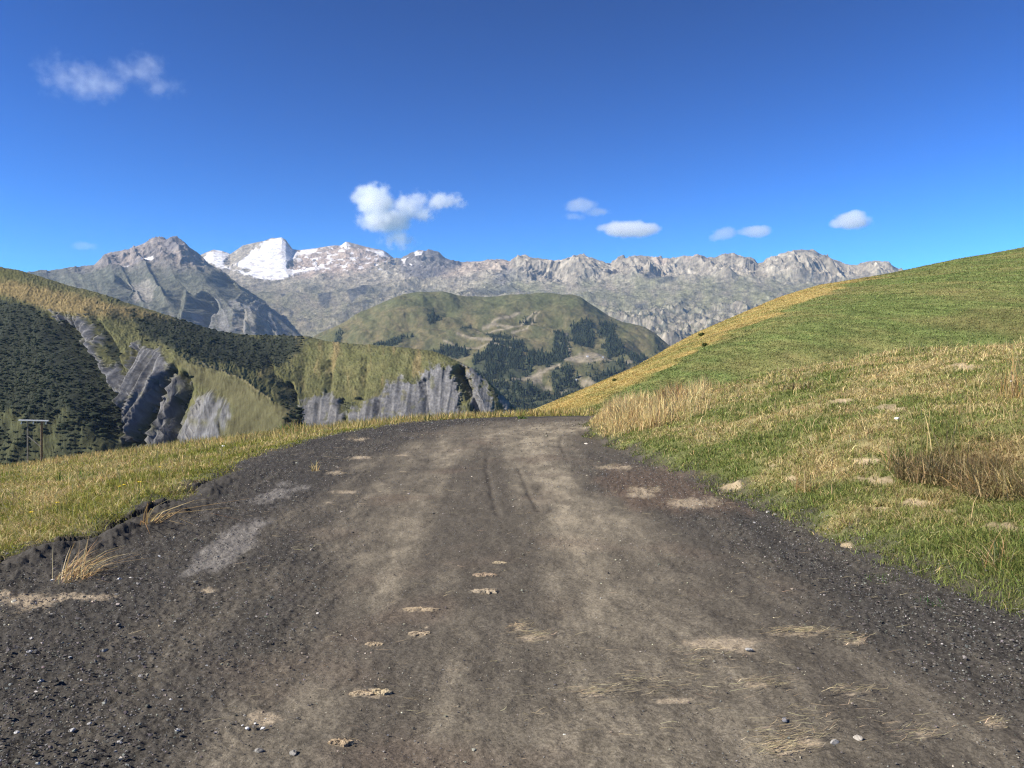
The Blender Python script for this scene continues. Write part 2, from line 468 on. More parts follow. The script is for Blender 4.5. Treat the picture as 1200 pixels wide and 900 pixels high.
def const_line(z, y, u0=-600, u1=1800):
    return [(u0, base_v(z, y), y), (u1, base_v(z, y), y)]

def normals_z(X, Y, Z):
    du = np.stack([np.gradient(X, axis=1), np.gradient(Y, axis=1), np.gradient(Z, axis=1)], -1)
    dv = np.stack([np.gradient(X, axis=0), np.gradient(Y, axis=0), np.gradient(Z, axis=0)], -1)
    n = np.cross(du, dv); n /= np.linalg.norm(n, axis=-1, keepdims=True) + 1e-9
    return n

def finish(name, U, Y, Z, C, mat):
    X = (U - 600) / F * Y
    o = mesh_obj(name, np.stack([X, Y, Z], -1), grid_faces(*U.shape), mat=mat, col=np.clip(C, 0.005, 1))
    return o

VALLEY = -260.0

# ---- ravine hill (black marl gullies), 0.5 - 2 km
def build_ravine_hill():
    u = np.arange(-260, 668, 0.75)
    sky = [(-260, 292, 1750), (-100, 300, 1700), (0, 313, 1600), (25, 317, 1600), (50, 325, 1590), (75, 333, 1580), (100, 339, 1570), (125, 346, 1560), (150, 355, 1550), (180, 364, 1540), (210, 374, 1530), (235, 382, 1530),
           (260, 389, 1540), (290, 392, 1550), (330, 393, 1540), (360, 394, 1500), (385, 400, 1450), (420, 403, 1400), (450, 405, 1370), (480, 408, 1340), (505, 411, 1310), (520, 416, 1290), (540, 425, 1260), (556, 433, 1240),
           (572, 446, 1220), (590, 464, 1200), (602, 476, 1190), (625, 500, 1180), (668, 560, 1170)]
    back = [(a, b + 70, y + 700) for a, b, y in sky]
    spur = [(-260, 470, 800), (0, 470, 800), (130, 475, 800), (170, 450, 900), (205, 420, 1000), (240, 430, 960), (277, 440, 900), (300, 453, 850), (320, 467, 800), (340, 480, 750), (357, 494, 720), (400, 525, 680), (668, 560, 650)]
    dip = [(-260, 440, 900), (0, 440, 900), (130, 445, 900), (170, 432, 980), (205, 413, 1050), (240, 428, 1040), (277, 447, 1020), (300, 464, 1000), (320, 480, 980), (357, 505, 930), (400, 512, 920), (480, 512, 920), (668, 550, 920)]
    mid = [(-260, 380, 1200), (0, 382, 1180), (130, 395, 1150), (205, 395, 1230), (277, 415, 1260), (320, 428, 1260), (357, 440, 1250), (400, 448, 1210), (520, 458, 1150), (560, 466, 1120), (600, 492, 1110), (668, 545, 1110)]
    U, V, Y, T = loft(u, [const_line(VALLEY - 5, 470), const_line(-150, 600), spur, dip, mid, sky, back, const_line(VALLEY - 5, 3000)], [4, 40, 30, 60, 130, 150, 30, 6])
    Y = Y.copy()
    nzu = fbm(U * 0.03, V * 0.03, 4, 201); nzf = fbm(U * 0.12, V * 0.12, 3, 203); nzh = fbm(U * 0.4, V * 0.4, 2, 205)
    wvis = sstep(0.9, 1.6, T) * sstep(5.4, 4.95, T)
    A = sstep(330, 270, U + 0.7 * (V - 440))      # nearer, left-hand part
    # masks of bare marl
    m_polys = [[(61, 366), (100, 374), (112, 392), (114, 420), (128, 430), (136, 445), (128, 470), (124, 484), (138, 515), (133, 530), (120, 520), (112, 480), (96, 430), (74, 396)],
               [(160, 402), (187, 411), (198, 416), (197, 430), (185, 450), (175, 477), (162, 500), (146, 528), (128, 530), (137, 497), (121, 463), (132, 443), (148, 428)],
               [(200, 437), (211, 450), (203, 480), (205, 520), (168, 525), (180, 493), (188, 467)],
               [(231, 462), (260, 465), (273, 480), (267, 497), (258, 520), (208, 522), (213, 497), (226, 477)]]
    m_polysB = [[(405, 490), (427, 472), (447, 461), (456, 449), (467, 442), (485, 450), (499, 434), (512, 427), (528, 429), (540, 470), (544, 500), (405, 505)],
                [(541, 425), (560, 437), (577, 466), (584, 490), (557, 490), (549, 452)],
                [(352, 470), (378, 461), (396, 469), (400, 500), (350, 505)],
                [(585, 458), (602, 476), (606, 490), (588, 484)]]
    marl = np.zeros_like(U)
    for p in m_polys + m_polysB:
        marl = np.maximum(marl, pmask(U, V, p, 3.0, 9 * nzf + 4 * nzh + 4 * fbm((U + 0.42 * (V - 450)) * 0.10, V * 0.03, 2, 207)))
    marl = marl * (T < 5.05)
    # gullies: pushed back along the line of depth, so they are real hollows
    def vee(pts, half, depth):
        d, t = seg_dist_t(U, V, pts)
        return depth * np.clip(1 - (d + 2.5 * nzf) / half, 0, 1) ** 1.2 * sstep(0, 0.18, t)
    cut = np.zeros_like(U)
    cut += vee([(58, 362), (76, 398), (97, 438), (116, 480), (131, 515), (139, 560)], 26, 95)
    cut += vee([(108, 372), (118, 392), (132, 425), (138, 450)], 12, 32)
    cut += vee([(165, 402), (150, 428), (128, 470), (132, 525)], 11, 30)
    cut += vee([(200, 425), (186, 460), (172, 490), (160, 530)], 11, 40)
    cut += vee([(212, 432), (214, 455), (206, 485), (204, 530)], 10, 38)
    cut += vee([(150, 455), (140, 490), (138, 525)], 9, 24)
    cut += vee([(536, 424), (545, 448), (556, 472), (566, 500)], 9, 55)
    cut += vee([(334, 445), (340, 470), (346, 505)], 12, 40)
    cut += vee([(395, 465), (402, 485), (404, 510)], 8, 22)
    cut += vee([(447, 465), (442, 485), (440, 510)], 7, 18)
    cut += vee([(497, 440), (500, 465), (503, 500)], 8, 20)
    cut += vee([(385, 418), (386, 440), (384, 462)], 10, 16)
    cut += vee([(310, 415), (318, 440), (338, 465)], 10, 26)
    cut += vee([(430, 412), (428, 440), (425, 465)], 9, 12)
    # fluting of the bare faces
    fl = U + 0.60 * (V - 450) * A + 0.10 * (V - 450) * (1 - A)
    flute = ridged(fl * 0.075, V * 0.010, 2, 211) * (6 + 15 * A) + ridged(fl * 0.21, V * 0.016, 2, 213) * (1.5 + 2 * A)
    # broad folds in the turf
    fold = 26 * fbm(fl * 0.022, V * 0.010, 3, 215) + 4 * fbm(U * 0.06, V * 0.06, 3, 217)
    k = sstep(5.0, 4.85, T)
    dY = (cut - flute * (0.05 + 0.95 * marl) + fold * 0.8 * (1 - 0.6 * marl)) * wvis * (0.15 + 0.85 * k)
    Z0 = CZ - (V - HZ) / F * Y
    Y = Y + dY                       # same height, farther into the slope
    Z = Z0 + (1.0 * nzh + 1.6 * nzf) * wvis * (1 - 0.7 * marl)
    X = (U - 600) / F * (Y - dY)     # keep the plan position sideways
    # colours
    n = fbm(U * 0.05, V * 0.08, 4, 221)
    c = np.broadcast_to(np.array([0.090, 0.090, 0.037]), U.shape + (3,)).copy()
    c = mixc(c, np.array([0.132, 0.120, 0.052]), np.clip(0.25 + 1.1 * n, 0, 1) * 0.8)
    gold = pmask(U, V, [(-260, 300), (0, 328), (40, 335), (110, 350), (160, 362), (215, 378), (228, 386), (150, 372), (105, 372), (60, 364), (0, 345), (-260, 330)], 5, 6 * nzf)
    c = mixc(c, np.array([0.21, 0.155, 0.068]), gold * 0.85)
    c = mixc(c, np.array([0.085, 0.085, 0.03]), pmask(U, V, [(-260, 280), (0, 305), (45, 318), (20, 326), (-260, 310)], 4, 4 * nzf) * 0.7)
    c = mixc(c, np.array([0.20, 0.15, 0.07]), (1 - A) * sstep(0.1, 0.5, fbm(U * 0.07, V * 0.02, 3, 223)) * 0.7 * sstep(478, 440, V))
    forest = np.zeros_like(U)
    fp = [([(-260, 330), (0, 350), (20, 351), (45, 361), (60, 374), (76, 400), (96, 440), (116, 480), (126, 505), (110, 515), (80, 480), (55, 495), (20, 480), (-260, 480)], 1.0),
          ([(148, 367), (217, 373), (260, 388), (300, 393), (345, 394), (358, 398), (352, 412), (330, 430), (318, 428), (300, 433), (277, 427), (243, 422), (207, 409), (185, 402), (170, 396)], 1.0),
          ([(104, 368), (112, 374), (122, 392), (136, 422), (136, 432), (126, 428), (114, 400)], 1.0),
          ([(212, 428), (220, 440), (218, 462), (206, 485), (203, 480), (210, 455)], 0.9),
          ([(178, 478), (188, 476), (182, 498), (172, 522), (160, 528), (166, 500)], 0.9),
          ([(330, 450), (340, 462), (350, 495), (340, 495), (330, 470)], 0.9),
          ([(395, 470), (420, 470), (404, 485), (398, 490)], 0.8),
          ([(140, 512), (165, 505), (160, 530), (140, 530)], 0.6),
          ([(128, 366), (146, 368), (142, 376), (130, 374)], 0.9), ([(100, 362), (120, 366), (112, 372)], 0.8),
          ([(305, 435), (325, 440), (335, 462), (322, 455)], 0.8),
          ([(575, 456), (584, 462), (604, 490), (596, 490)], 0.7)]
    for p, kk in fp:
        forest = np.maximum(forest, kk * pmask(U, V, p, 4.0, 10 * nzf + 6 * nzh))
    sparse = 0.9 * pmask(U, V, [(-260, 478), (60, 478), (112, 505), (125, 530), (60, 560), (-260, 560)], 8) * np.clip(0.45 + 1.2 * nzu, 0.1, 0.8)
    c = mixc(c, np.array([0.062, 0.064, 0.03]), pmask(U, V, [(-260, 470), (60, 470), (125, 500), (130, 560), (-260, 560)], 8) * 0.8)
    forest = np.maximum(forest, sparse) * (T < 5.0) * (1 - 0.8 * marl)
    c = mixc(c, np.array([0.027, 0.032, 0.021]), np.clip(forest, 0, 1) * 0.94)
    mstr = fbm(fl * (0.11 + 0.12 * A), V * 0.022, 4, 231); mst2 = fbm(U * 0.3 + V * 0.25, V * 0.3 - U * 0.2, 3, 233)
    mc = mixc(np.broadcast_to(np.array([0.092, 0.092, 0.094]), U.shape + (3,)), np.array([0.18, 0.174, 0.165]), np.clip(0.45 + 1.3 * mstr + 0.7 * mst2, 0, 1))
    mc = mixc(mc, np.array([0.065, 0.062, 0.06]), sstep(0.15, 0.5, -mstr) * 0.7)
    tuft = sstep(0.18, 0.35, fbm(U * 0.09, V * 0.09, 4, 237)) * 0.55
    c = mixc(c, mc, marl * (1 - tuft))
    c = mixc(c, np.array([0.078, 0.070, 0.036]), pmask(U, V, [(205, 420), (240, 430), (277, 443), (320, 468), (355, 492), (355, 530), (240, 530), (262, 500), (275, 480), (262, 464), (230, 455)], 6) * (1 - marl) * 0.8)
    path = np.exp(-(seg_dist(U, V, [(232, 424), (277, 441), (320, 468)]) / 1.2) ** 2)
    c = mixc(c, np.array([0.24, 0.2, 0.11]), path * 0.4)
    c = c * (1 + 0.3 * nzh + 0.25 * nzf + 0.3 * fbm(U * 0.8, V * 0.9, 2, 241))[..., None]
    o = mesh_obj('hill', np.stack([X, Y, Z], -1), grid_faces(*U.shape), mat=M_near_hill, col=np.clip(c, 0.01, 1))
    return o, X, Y, Z, forest

hill, HX, HY_, HZ_, HF = build_ravine_hill()
tag(hill, 'grassy hill cut by bare grey marl ravines', 'hill', kind='structure')

# ---- green shoulder with larch woods, 3 - 5 km
def build_shoulder():
    u = np.arange(240, 960, 0.75)
    sky = [(240, 470, 4600), (300, 440, 4700), (340, 412, 4800), (369, 392, 4900), (395, 380, 5000), (424, 365.5, 5050), (450, 353, 5100), (473, 344, 5150), (496, 341, 5200), (514, 343, 5250), (545, 346, 5300), (575, 347, 5350), (607, 346, 5400), (647, 344, 5350),
           (671, 345, 5300), (684, 349, 5250), (700, 360, 5150), (713, 369, 5100), (729, 377, 5050), (748, 384, 5000), (767, 391, 4950), (783, 405, 4900), (820, 430, 4800), (960, 520, 4600)]
    back = [(a, b + 40, y + 900) for a, b, y in sky]
    mid = [(240, 500, 3700), (369, 440, 3900), (450, 412, 4100), (520, 404, 4200), (600, 400, 4200), (690, 410, 4150), (760, 425, 4100), (820, 450, 4000), (960, 530, 3900)]
    low = [(240, 540, 3000), (450, 470, 3200), (600, 462, 3250), (690, 462, 3250), (760, 470, 3200), (960, 550, 3100)]
    U, V, Y, T = loft(u, [const_line(VALLEY - 5, 2400), low, mid, sky, back, const_line(VALLEY - 5, 7500)], [20, 90, 120, 25, 5])
    Z = CZ - (V - HZ) / F * Y
    X = (U - 600) / F * Y
    nz = fbm(U * 0.05, V * 0.07, 4, 301); nf = fbm(U * 0.2, V * 0.3, 3, 303)
    k = sstep(0.3, 1.0, T) * sstep(3.2, 2.85, T)
    Z = Z + k * (55 * fbm(X / 600, Y / 700, 3, 305) + 28 * fbm(X / 170, Y / 220, 4, 307) - 22 * ridged(X / 330 + Y / 900, Y / 1100, 3, 309))
    c = np.broadcast_to(np.array([0.088, 0.088, 0.040]), U.shape + (3,)).copy()
    c = mixc(c, np.array([0.16, 0.125, 0.066]), np.clip(0.3 + 1.2 * nz + 0.4 * nf, 0, 1) * 0.8)
    c = mixc(c, np.array([0.075, 0.085, 0.038]), sstep(378, 350, V) * 0.5)
    fps = [[(668, 377), (692, 374), (697, 399), (692, 407), (673, 408), (671, 393)], [(649, 388), (665, 388), (669, 417), (660, 431), (633, 431), (623, 420), (647, 412)], [(703, 375), (721, 377), (721, 391), (735, 420), (713, 420), (705, 404), (713, 396), (700, 388)],
           [(580, 401), (596, 401), (612, 398), (617, 409), (609, 417), (625, 433), (620, 446), (545, 446), (556, 425)], [(560, 446), (620, 447), (660, 460), (665, 480), (628, 490), (560, 490)], [(644, 433), (668, 433), (676, 444), (692, 449), (668, 459), (647, 447)],
           [(715, 430), (742, 431), (722, 446), (690, 446)], [(496, 409), (525, 406), (551, 409), (546, 420), (520, 417)], [(433, 403), (473, 393), (485, 394), (456, 408)], [(617, 415), (640, 412), (642, 430), (622, 430)], [(568, 391), (596, 389), (600, 396), (575, 398)],
           [(660, 448), (690, 452), (715, 450), (700, 465), (660, 475)], [(392, 388), (402, 387), (398, 398), (390, 400)], [(500, 372), (512, 365), (514, 375), (505, 380)], [(735, 412), (760, 416), (750, 430), (738, 428)], [(612, 372), (625, 370), (622, 376), (610, 377)], [(538, 386), (552, 380), (552, 384), (540, 390)]]
    fo = np.zeros_like(U)
    for i, p in enumerate(fps):
        fo = np.maximum(fo, pmask(U, V, p, 2.0, 4 * nf + 3 * nz))
    fo = np.maximum(fo, 0.35 * pmask(U, V, [(681, 428), (735, 425), (760, 420), (770, 400), (785, 420), (740, 450), (690, 450)], 4, 6 * nf) * sstep(-0.1, 0.2, nf))
    fo = fo * (T < 2.97)
    c = mixc(c, np.array([0.040, 0.050, 0.030]), fo * 0.8)
    bm_ = np.zeros_like(U)
    bare = np.array([0.22, 0.185, 0.13])
    for p in [[(663, 421), (676, 416), (703, 416), (713, 421), (692, 427), (665, 425)], [(622, 438), (634, 433), (636, 443), (624, 447)], [(634, 446), (646, 446), (646, 449), (636, 449)], [(678, 441), (690, 443), (698, 447), (684, 446)], [(655, 450), (664, 450), (662, 455), (654, 454)]]:
        q_ = pmask(U, V, p, 1.5, 2.5 * nf) * (T < 2.97); bm_ = np.maximum(bm_, q_)
        c = mixc(c, bare, q_ * 0.85)
    for pl, wd in (([(600, 445), (625, 440), (644, 433), (655, 430)], 1.4), ([(663, 425), (690, 428), (712, 427), (740, 427)], 1.0), ([(536, 394), (556, 399), (577, 400)], 1.1), ([(560, 386), (575, 386), (589, 384)], 1.0), ([(577, 377), (592, 371), (609, 365)], 1.1), ([(566, 381), (580, 379), (600, 381)], .9),
                   ([(589, 384), (604, 380), (620, 372), (628, 366)], .8), ([(664, 388), (667, 410), (671, 425)], .9), ([(520, 402), (545, 408), (580, 405), (620, 410)], .7), ([(600, 386), (618, 382), (632, 367)], .7)):
        q_ = np.exp(-((seg_dist(U, V, pl) + 0.8 * nf) / (wd * 1.35)) ** 2) * (T < 2.97); bm_ = np.maximum(bm_, q_)
        c = mixc(c, bare * 1.15, q_ * 0.85)
    c = c * (1 + 0.2 * nf + 0.3 * fbm(U * 0.5, V * 0.7, 2, 361))[..., None]
    # rocky rim of the shoulder where it meets the boulder field
    fo = fo * (1 - sstep(0.15, 0.5, bm_)) * sstep(-0.25, 0.02, fbm(U * 0.10, V * 0.13, 3, 371) + 0.35 * (V < 425) - 0.05)
    o = finish('hill', U, Y, Z, c, M_mid)
    return o, X, Y, Z, fo

sh_o, SX, SY, SZ, SF = build_shoulder()
tag(sh_o, 'distant green shoulder with dark woods and a ski piste', 'hill', kind='structure')

# ---- far ranges
def far_detail(X, Y, seed, big=1.0):
    r = ridged(X / 900, Y / 900, 7, seed, 0.58) - 0.35
    r2 = ridged(X / 260, Y / 260, 5, seed + 7, 0.6) - 0.35
    f = fbm(X / 80, Y / 80, 4, seed + 11)
    r0 = ridged(X / 1900 + 3.1, Y / 1700, 3, seed + 3, 0.5) - 0.35
    return big * (190 * r0 + 150 * r + 42 * r2 + 12 * f)

def build_range():
    u = np.arange(190, 1330, 0.72)
    S = [(190, 306), (215, 303), (232, 300.5), (237, 298), (250, 292.5), (260, 294), (270, 297.5), (285, 287.5), (297, 285), (310, 282.5), (317, 279.5), (330, 278.3), (335, 281), (343, 292), (352, 293), (370, 291), (386.7, 288.4), (399.7, 287.6), (405.4, 283.2), (415.5, 286),
         (425.6, 289), (437, 291), (450, 294), (462, 303), (470, 303), (485, 296), (490.6, 292.8), (499, 294.8), (502, 293), (514, 296), (522, 302), (534, 306), (540, 307.8), (553, 306.5), (566, 306), (577, 304), (590, 304), (597, 306),
         (603, 302), (607, 300), (616, 300), (620.6, 302), (633, 304), (645, 305), (657, 305.3), (665, 303), (673, 301), (684, 300.5), (695, 302.7), (708, 306.7), (716, 310.7), (724, 305), (732, 302.5), (740, 300.5), (753, 300), (764, 301), (775, 304), (791, 304), (801, 302), (815, 302.5), (831, 302), (843, 300),
         (849, 297), (859, 298), (865, 301), (879, 304), (888, 309.7), (894, 307), (903, 300), (912, 297), (925, 294), (937, 291.6), (946, 292), (956, 294), (972, 301.7), (988, 308), (1004, 311), (1016, 306), (1030, 305.5), (1042, 307), (1053, 315), (1080, 322), (1120, 326), (1200, 330), (1330, 345)]
    ys = lambda a: np.interp(a, [190, 240, 460, 540, 600, 620, 900, 1050, 1330], [13800, 13800, 13600, 13200, 12600, 11800, 11200, 10800, 10500])
    sky = [(a, b, float(ys(a))) for a, b in S]
    back = [(a, b + 40, y + 1700) for a, b, y in sky]
    shelf = [(190, 328, 11400), (330, 331, 11400), (430, 326, 11300), (470, 327, 11200), (540, 327, 10900), (600, 334, 10300), (640, 338, 10000), (700, 337, 9900), (760, 336, 9800), (830, 336, 9600), (900, 336, 9500), (1000, 340, 9300), (1330, 360, 9000)]
    mid = [(190, 362, 9400), (330, 364, 9200), (430, 360, 9100), (540, 360, 8900), (640, 366, 8600), (760, 372, 8300), (900, 376, 8000), (1330, 392, 7800)]
    low = [(190, 410, 7600), (330, 408, 7500), (540, 410, 7300), (760, 412, 6900), (900, 412, 6700), (1330, 425, 6500)]
    U, V, Y, T = loft(u, [const_line(VALLEY - 5, 5600), low, mid, shelf, sky, back, const_line(VALLEY - 5, 15200)], [12, 80, 90, 150, 40, 6])
    X = (U - 600) / F * Y
    Z = CZ - (V - HZ) / F * Y
    k = sstep(0.2, 1.0, T)
    nz = fbm(U * 0.05, V * 0.07, 4, 401); nf = fbm(U * 0.2, V * 0.22, 4, 403)
    snow_p = [[(238, 303), (250, 293), (261, 294), (268, 298), (262, 306), (272, 309), (285, 300), (298, 290), (312, 283), (322, 280), (331, 278), (337, 284), (344, 291), (352, 297), (342, 304), (336, 312), (348, 316), (362, 312), (375, 309), (388, 306), (380, 312), (358, 318), (340, 322), (330, 328), (305, 327), (280, 320), (256, 313)],
              [(352, 293), (372, 292), (368, 297), (352, 299)], [(397, 290), (405, 284), (412, 288), (404, 294)], [(430, 291), (450, 295), (458, 303), (446, 301)], [(486, 296), (496, 294), (493, 300), (487, 303)], [(468, 305), (478, 303), (474, 309)]]
    rock_in = [[(262, 309), (270, 300), (284, 293), (297, 288), (290, 300), (278, 310), (266, 315)], [(268, 312), (296, 316), (290, 319), (270, 317)], [(300, 288), (308, 287), (304, 292)], [(332, 280), (336, 281), (344, 292), (340, 292)], [(335, 306), (352, 303), (356, 308), (340, 314)]]
    snow = np.zeros_like(U)
    for i, p in enumerate(snow_p):
        snow = np.maximum(snow, pmask(U, V, p, 1.3, (3.6 if i == 0 else 1.6) * nf))
    for p in rock_in:
        snow = snow * (1 - pmask(U, V, p, 1.2, 3.0 * nf))
    bits = (sstep(0.16, 0.30, fbm(U * 0.11, V * 0.40, 3, 409)) * pmask(U, V, [(345, 288), (440, 285), (462, 303), (500, 312), (430, 318), (345, 318)], 3)) * 0.85
    snow = np.clip(np.maximum(snow, bits), 0, 1) * (T > 2.8) * (T < 4.05)
    # crag strength: strong on the right-hand teeth, weaker under the glacier
    amp = np.interp(U, [190, 300, 430, 470, 560, 610, 1330], [0.35, 0.35, 0.45, 0.65, 0.6, 0.95, 0.95])
    rim = 1 - 0.86 * np.exp(-((T - 4) / 0.22) ** 2)
    d = far_detail(X, Y, 411, 1.0)
    flute = (ridged(X / 420 + 0.6 * fbm(X / 900, Y / 900, 2, 433), Y / 2200, 4, 431, 0.6) - 0.4) * 180 * sstep(3.1, 3.6, T) * amp
    zone = 1 - 0.6 * sstep(322, 332, V + 5 * nz) * sstep(362, 350, V + 5 * nz) * sstep(560, 640, U)
    Z = Z + k * rim * amp * zone * (1 - 0.75 * snow) * (d + flute)
    bf = pmask(U, V, [(700, 372), (760, 366), (860, 372), (860, 420), (780, 415), (735, 395)], 10, 10 * nz)
    Z = Z + bf * 38 * (ridged(X / 130, Y / 160, 3, 441) - 0.4)
    # little skyline teeth
    Z = Z + np.exp(-((T - 4) / 0.10) ** 2) * amp * sstep(0.3, 0.6, amp) * (30 * (ridged(X / 150 + fbm(X / 500, Y / 800, 2, 445), Y / 5000, 3, 443) - 0.45))
    n = normals_z(X, Y, Z); steep = 1 - np.abs(n[..., 2])
    rock = np.array([0.225, 0.195, 0.145])
    rock = rock * 0.92
    c = np.broadcast_to(rock, U.shape + (3,)).copy()
    c = mixc(c, np.array([0.37, 0.325, 0.245]), np.clip(0.3 + 1.3 * nz + 0.7 * nf, 0, 1) * 0.8)
    c = mixc(c, np.array([0.31, 0.235, 0.185]), pmask(U, V, [(345, 285), (440, 285), (465, 300), (430, 318), (370, 325), (330, 320), (350, 300)], 6, 5 * nf) * 0.7)
    c = mixc(c, np.array([0.31, 0.24, 0.18]), pmask(U, V, [(536, 300), (600, 300), (600, 316), (570, 322), (520, 326), (510, 318)], 5, 4 * nf) * 0.6)
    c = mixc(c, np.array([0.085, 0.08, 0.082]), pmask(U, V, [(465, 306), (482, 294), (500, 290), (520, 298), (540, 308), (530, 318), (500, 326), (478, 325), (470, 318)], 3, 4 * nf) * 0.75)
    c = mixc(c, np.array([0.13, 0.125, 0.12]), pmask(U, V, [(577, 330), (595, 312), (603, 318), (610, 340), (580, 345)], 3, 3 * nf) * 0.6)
    c = mixc(c, np.array([0.30, 0.235, 0.18]), pmask(U, V, [(762, 298), (792, 302), (784, 306), (770, 308)], 2, 2 * nf) * 0.7)
    c = mixc(c, np.array([0.33, 0.265, 0.21]), pmask(U, V, [(800, 298), (834, 299), (830, 304), (802, 304)], 2, 2 * nf) * 0.7)
    green = np.clip(sstep(0.42, 0.12, steep) * sstep(318, 345, V) * (0.55 + 1.0 * nz), 0, 0.8)
    green = np.maximum(green, 0.8 * pmask(U, V, [(298, 350), (325, 372), (350, 394), (300, 420), (270, 400)], 6, 6 * nf))
    c = mixc(c, np.array([0.095, 0.095, 0.055]), green)
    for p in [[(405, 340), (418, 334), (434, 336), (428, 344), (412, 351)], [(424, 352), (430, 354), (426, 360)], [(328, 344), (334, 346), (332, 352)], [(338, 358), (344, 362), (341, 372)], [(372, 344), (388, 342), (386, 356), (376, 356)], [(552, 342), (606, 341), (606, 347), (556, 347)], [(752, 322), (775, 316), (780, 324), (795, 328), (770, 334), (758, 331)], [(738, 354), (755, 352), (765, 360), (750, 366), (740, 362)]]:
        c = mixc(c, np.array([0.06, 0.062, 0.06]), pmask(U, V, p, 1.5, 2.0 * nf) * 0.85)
    c = mixc(c, np.array([0.165, 0.158, 0.092]), sstep(322, 334, V + 5 * nz) * sstep(372, 356, V) * sstep(540, 620, U) * np.clip(0.55 + 1.3 * nz, 0, 0.9))
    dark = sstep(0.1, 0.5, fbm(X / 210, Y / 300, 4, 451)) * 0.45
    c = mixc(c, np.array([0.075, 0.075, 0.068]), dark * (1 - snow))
    bd = sstep(-0.05, 0.45, fbm(X / 70, Y / 110, 3, 453))
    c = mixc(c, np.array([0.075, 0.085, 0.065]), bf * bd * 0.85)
    sn = mixc(np.broadcast_to(np.array([0.68, 0.665, 0.65]), U.shape + (3,)), np.array([0.46, 0.41, 0.375]), np.clip(0.15 + 1.6 * fbm(U * 0.09, V * 0.35, 4, 465), 0, 0.9))
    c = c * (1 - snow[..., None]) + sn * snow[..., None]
    c = c * (1 + (0.28 * nf + 0.42 * fbm(U * 0.55, V * 0.6, 2, 461)) * (1 - snow))[..., None]
    return finish('mountain', U, Y, Z, c, M_far)

tag(build_range(), 'long grey craggy mountain range carrying a white glacier', 'mountain', kind='structure')

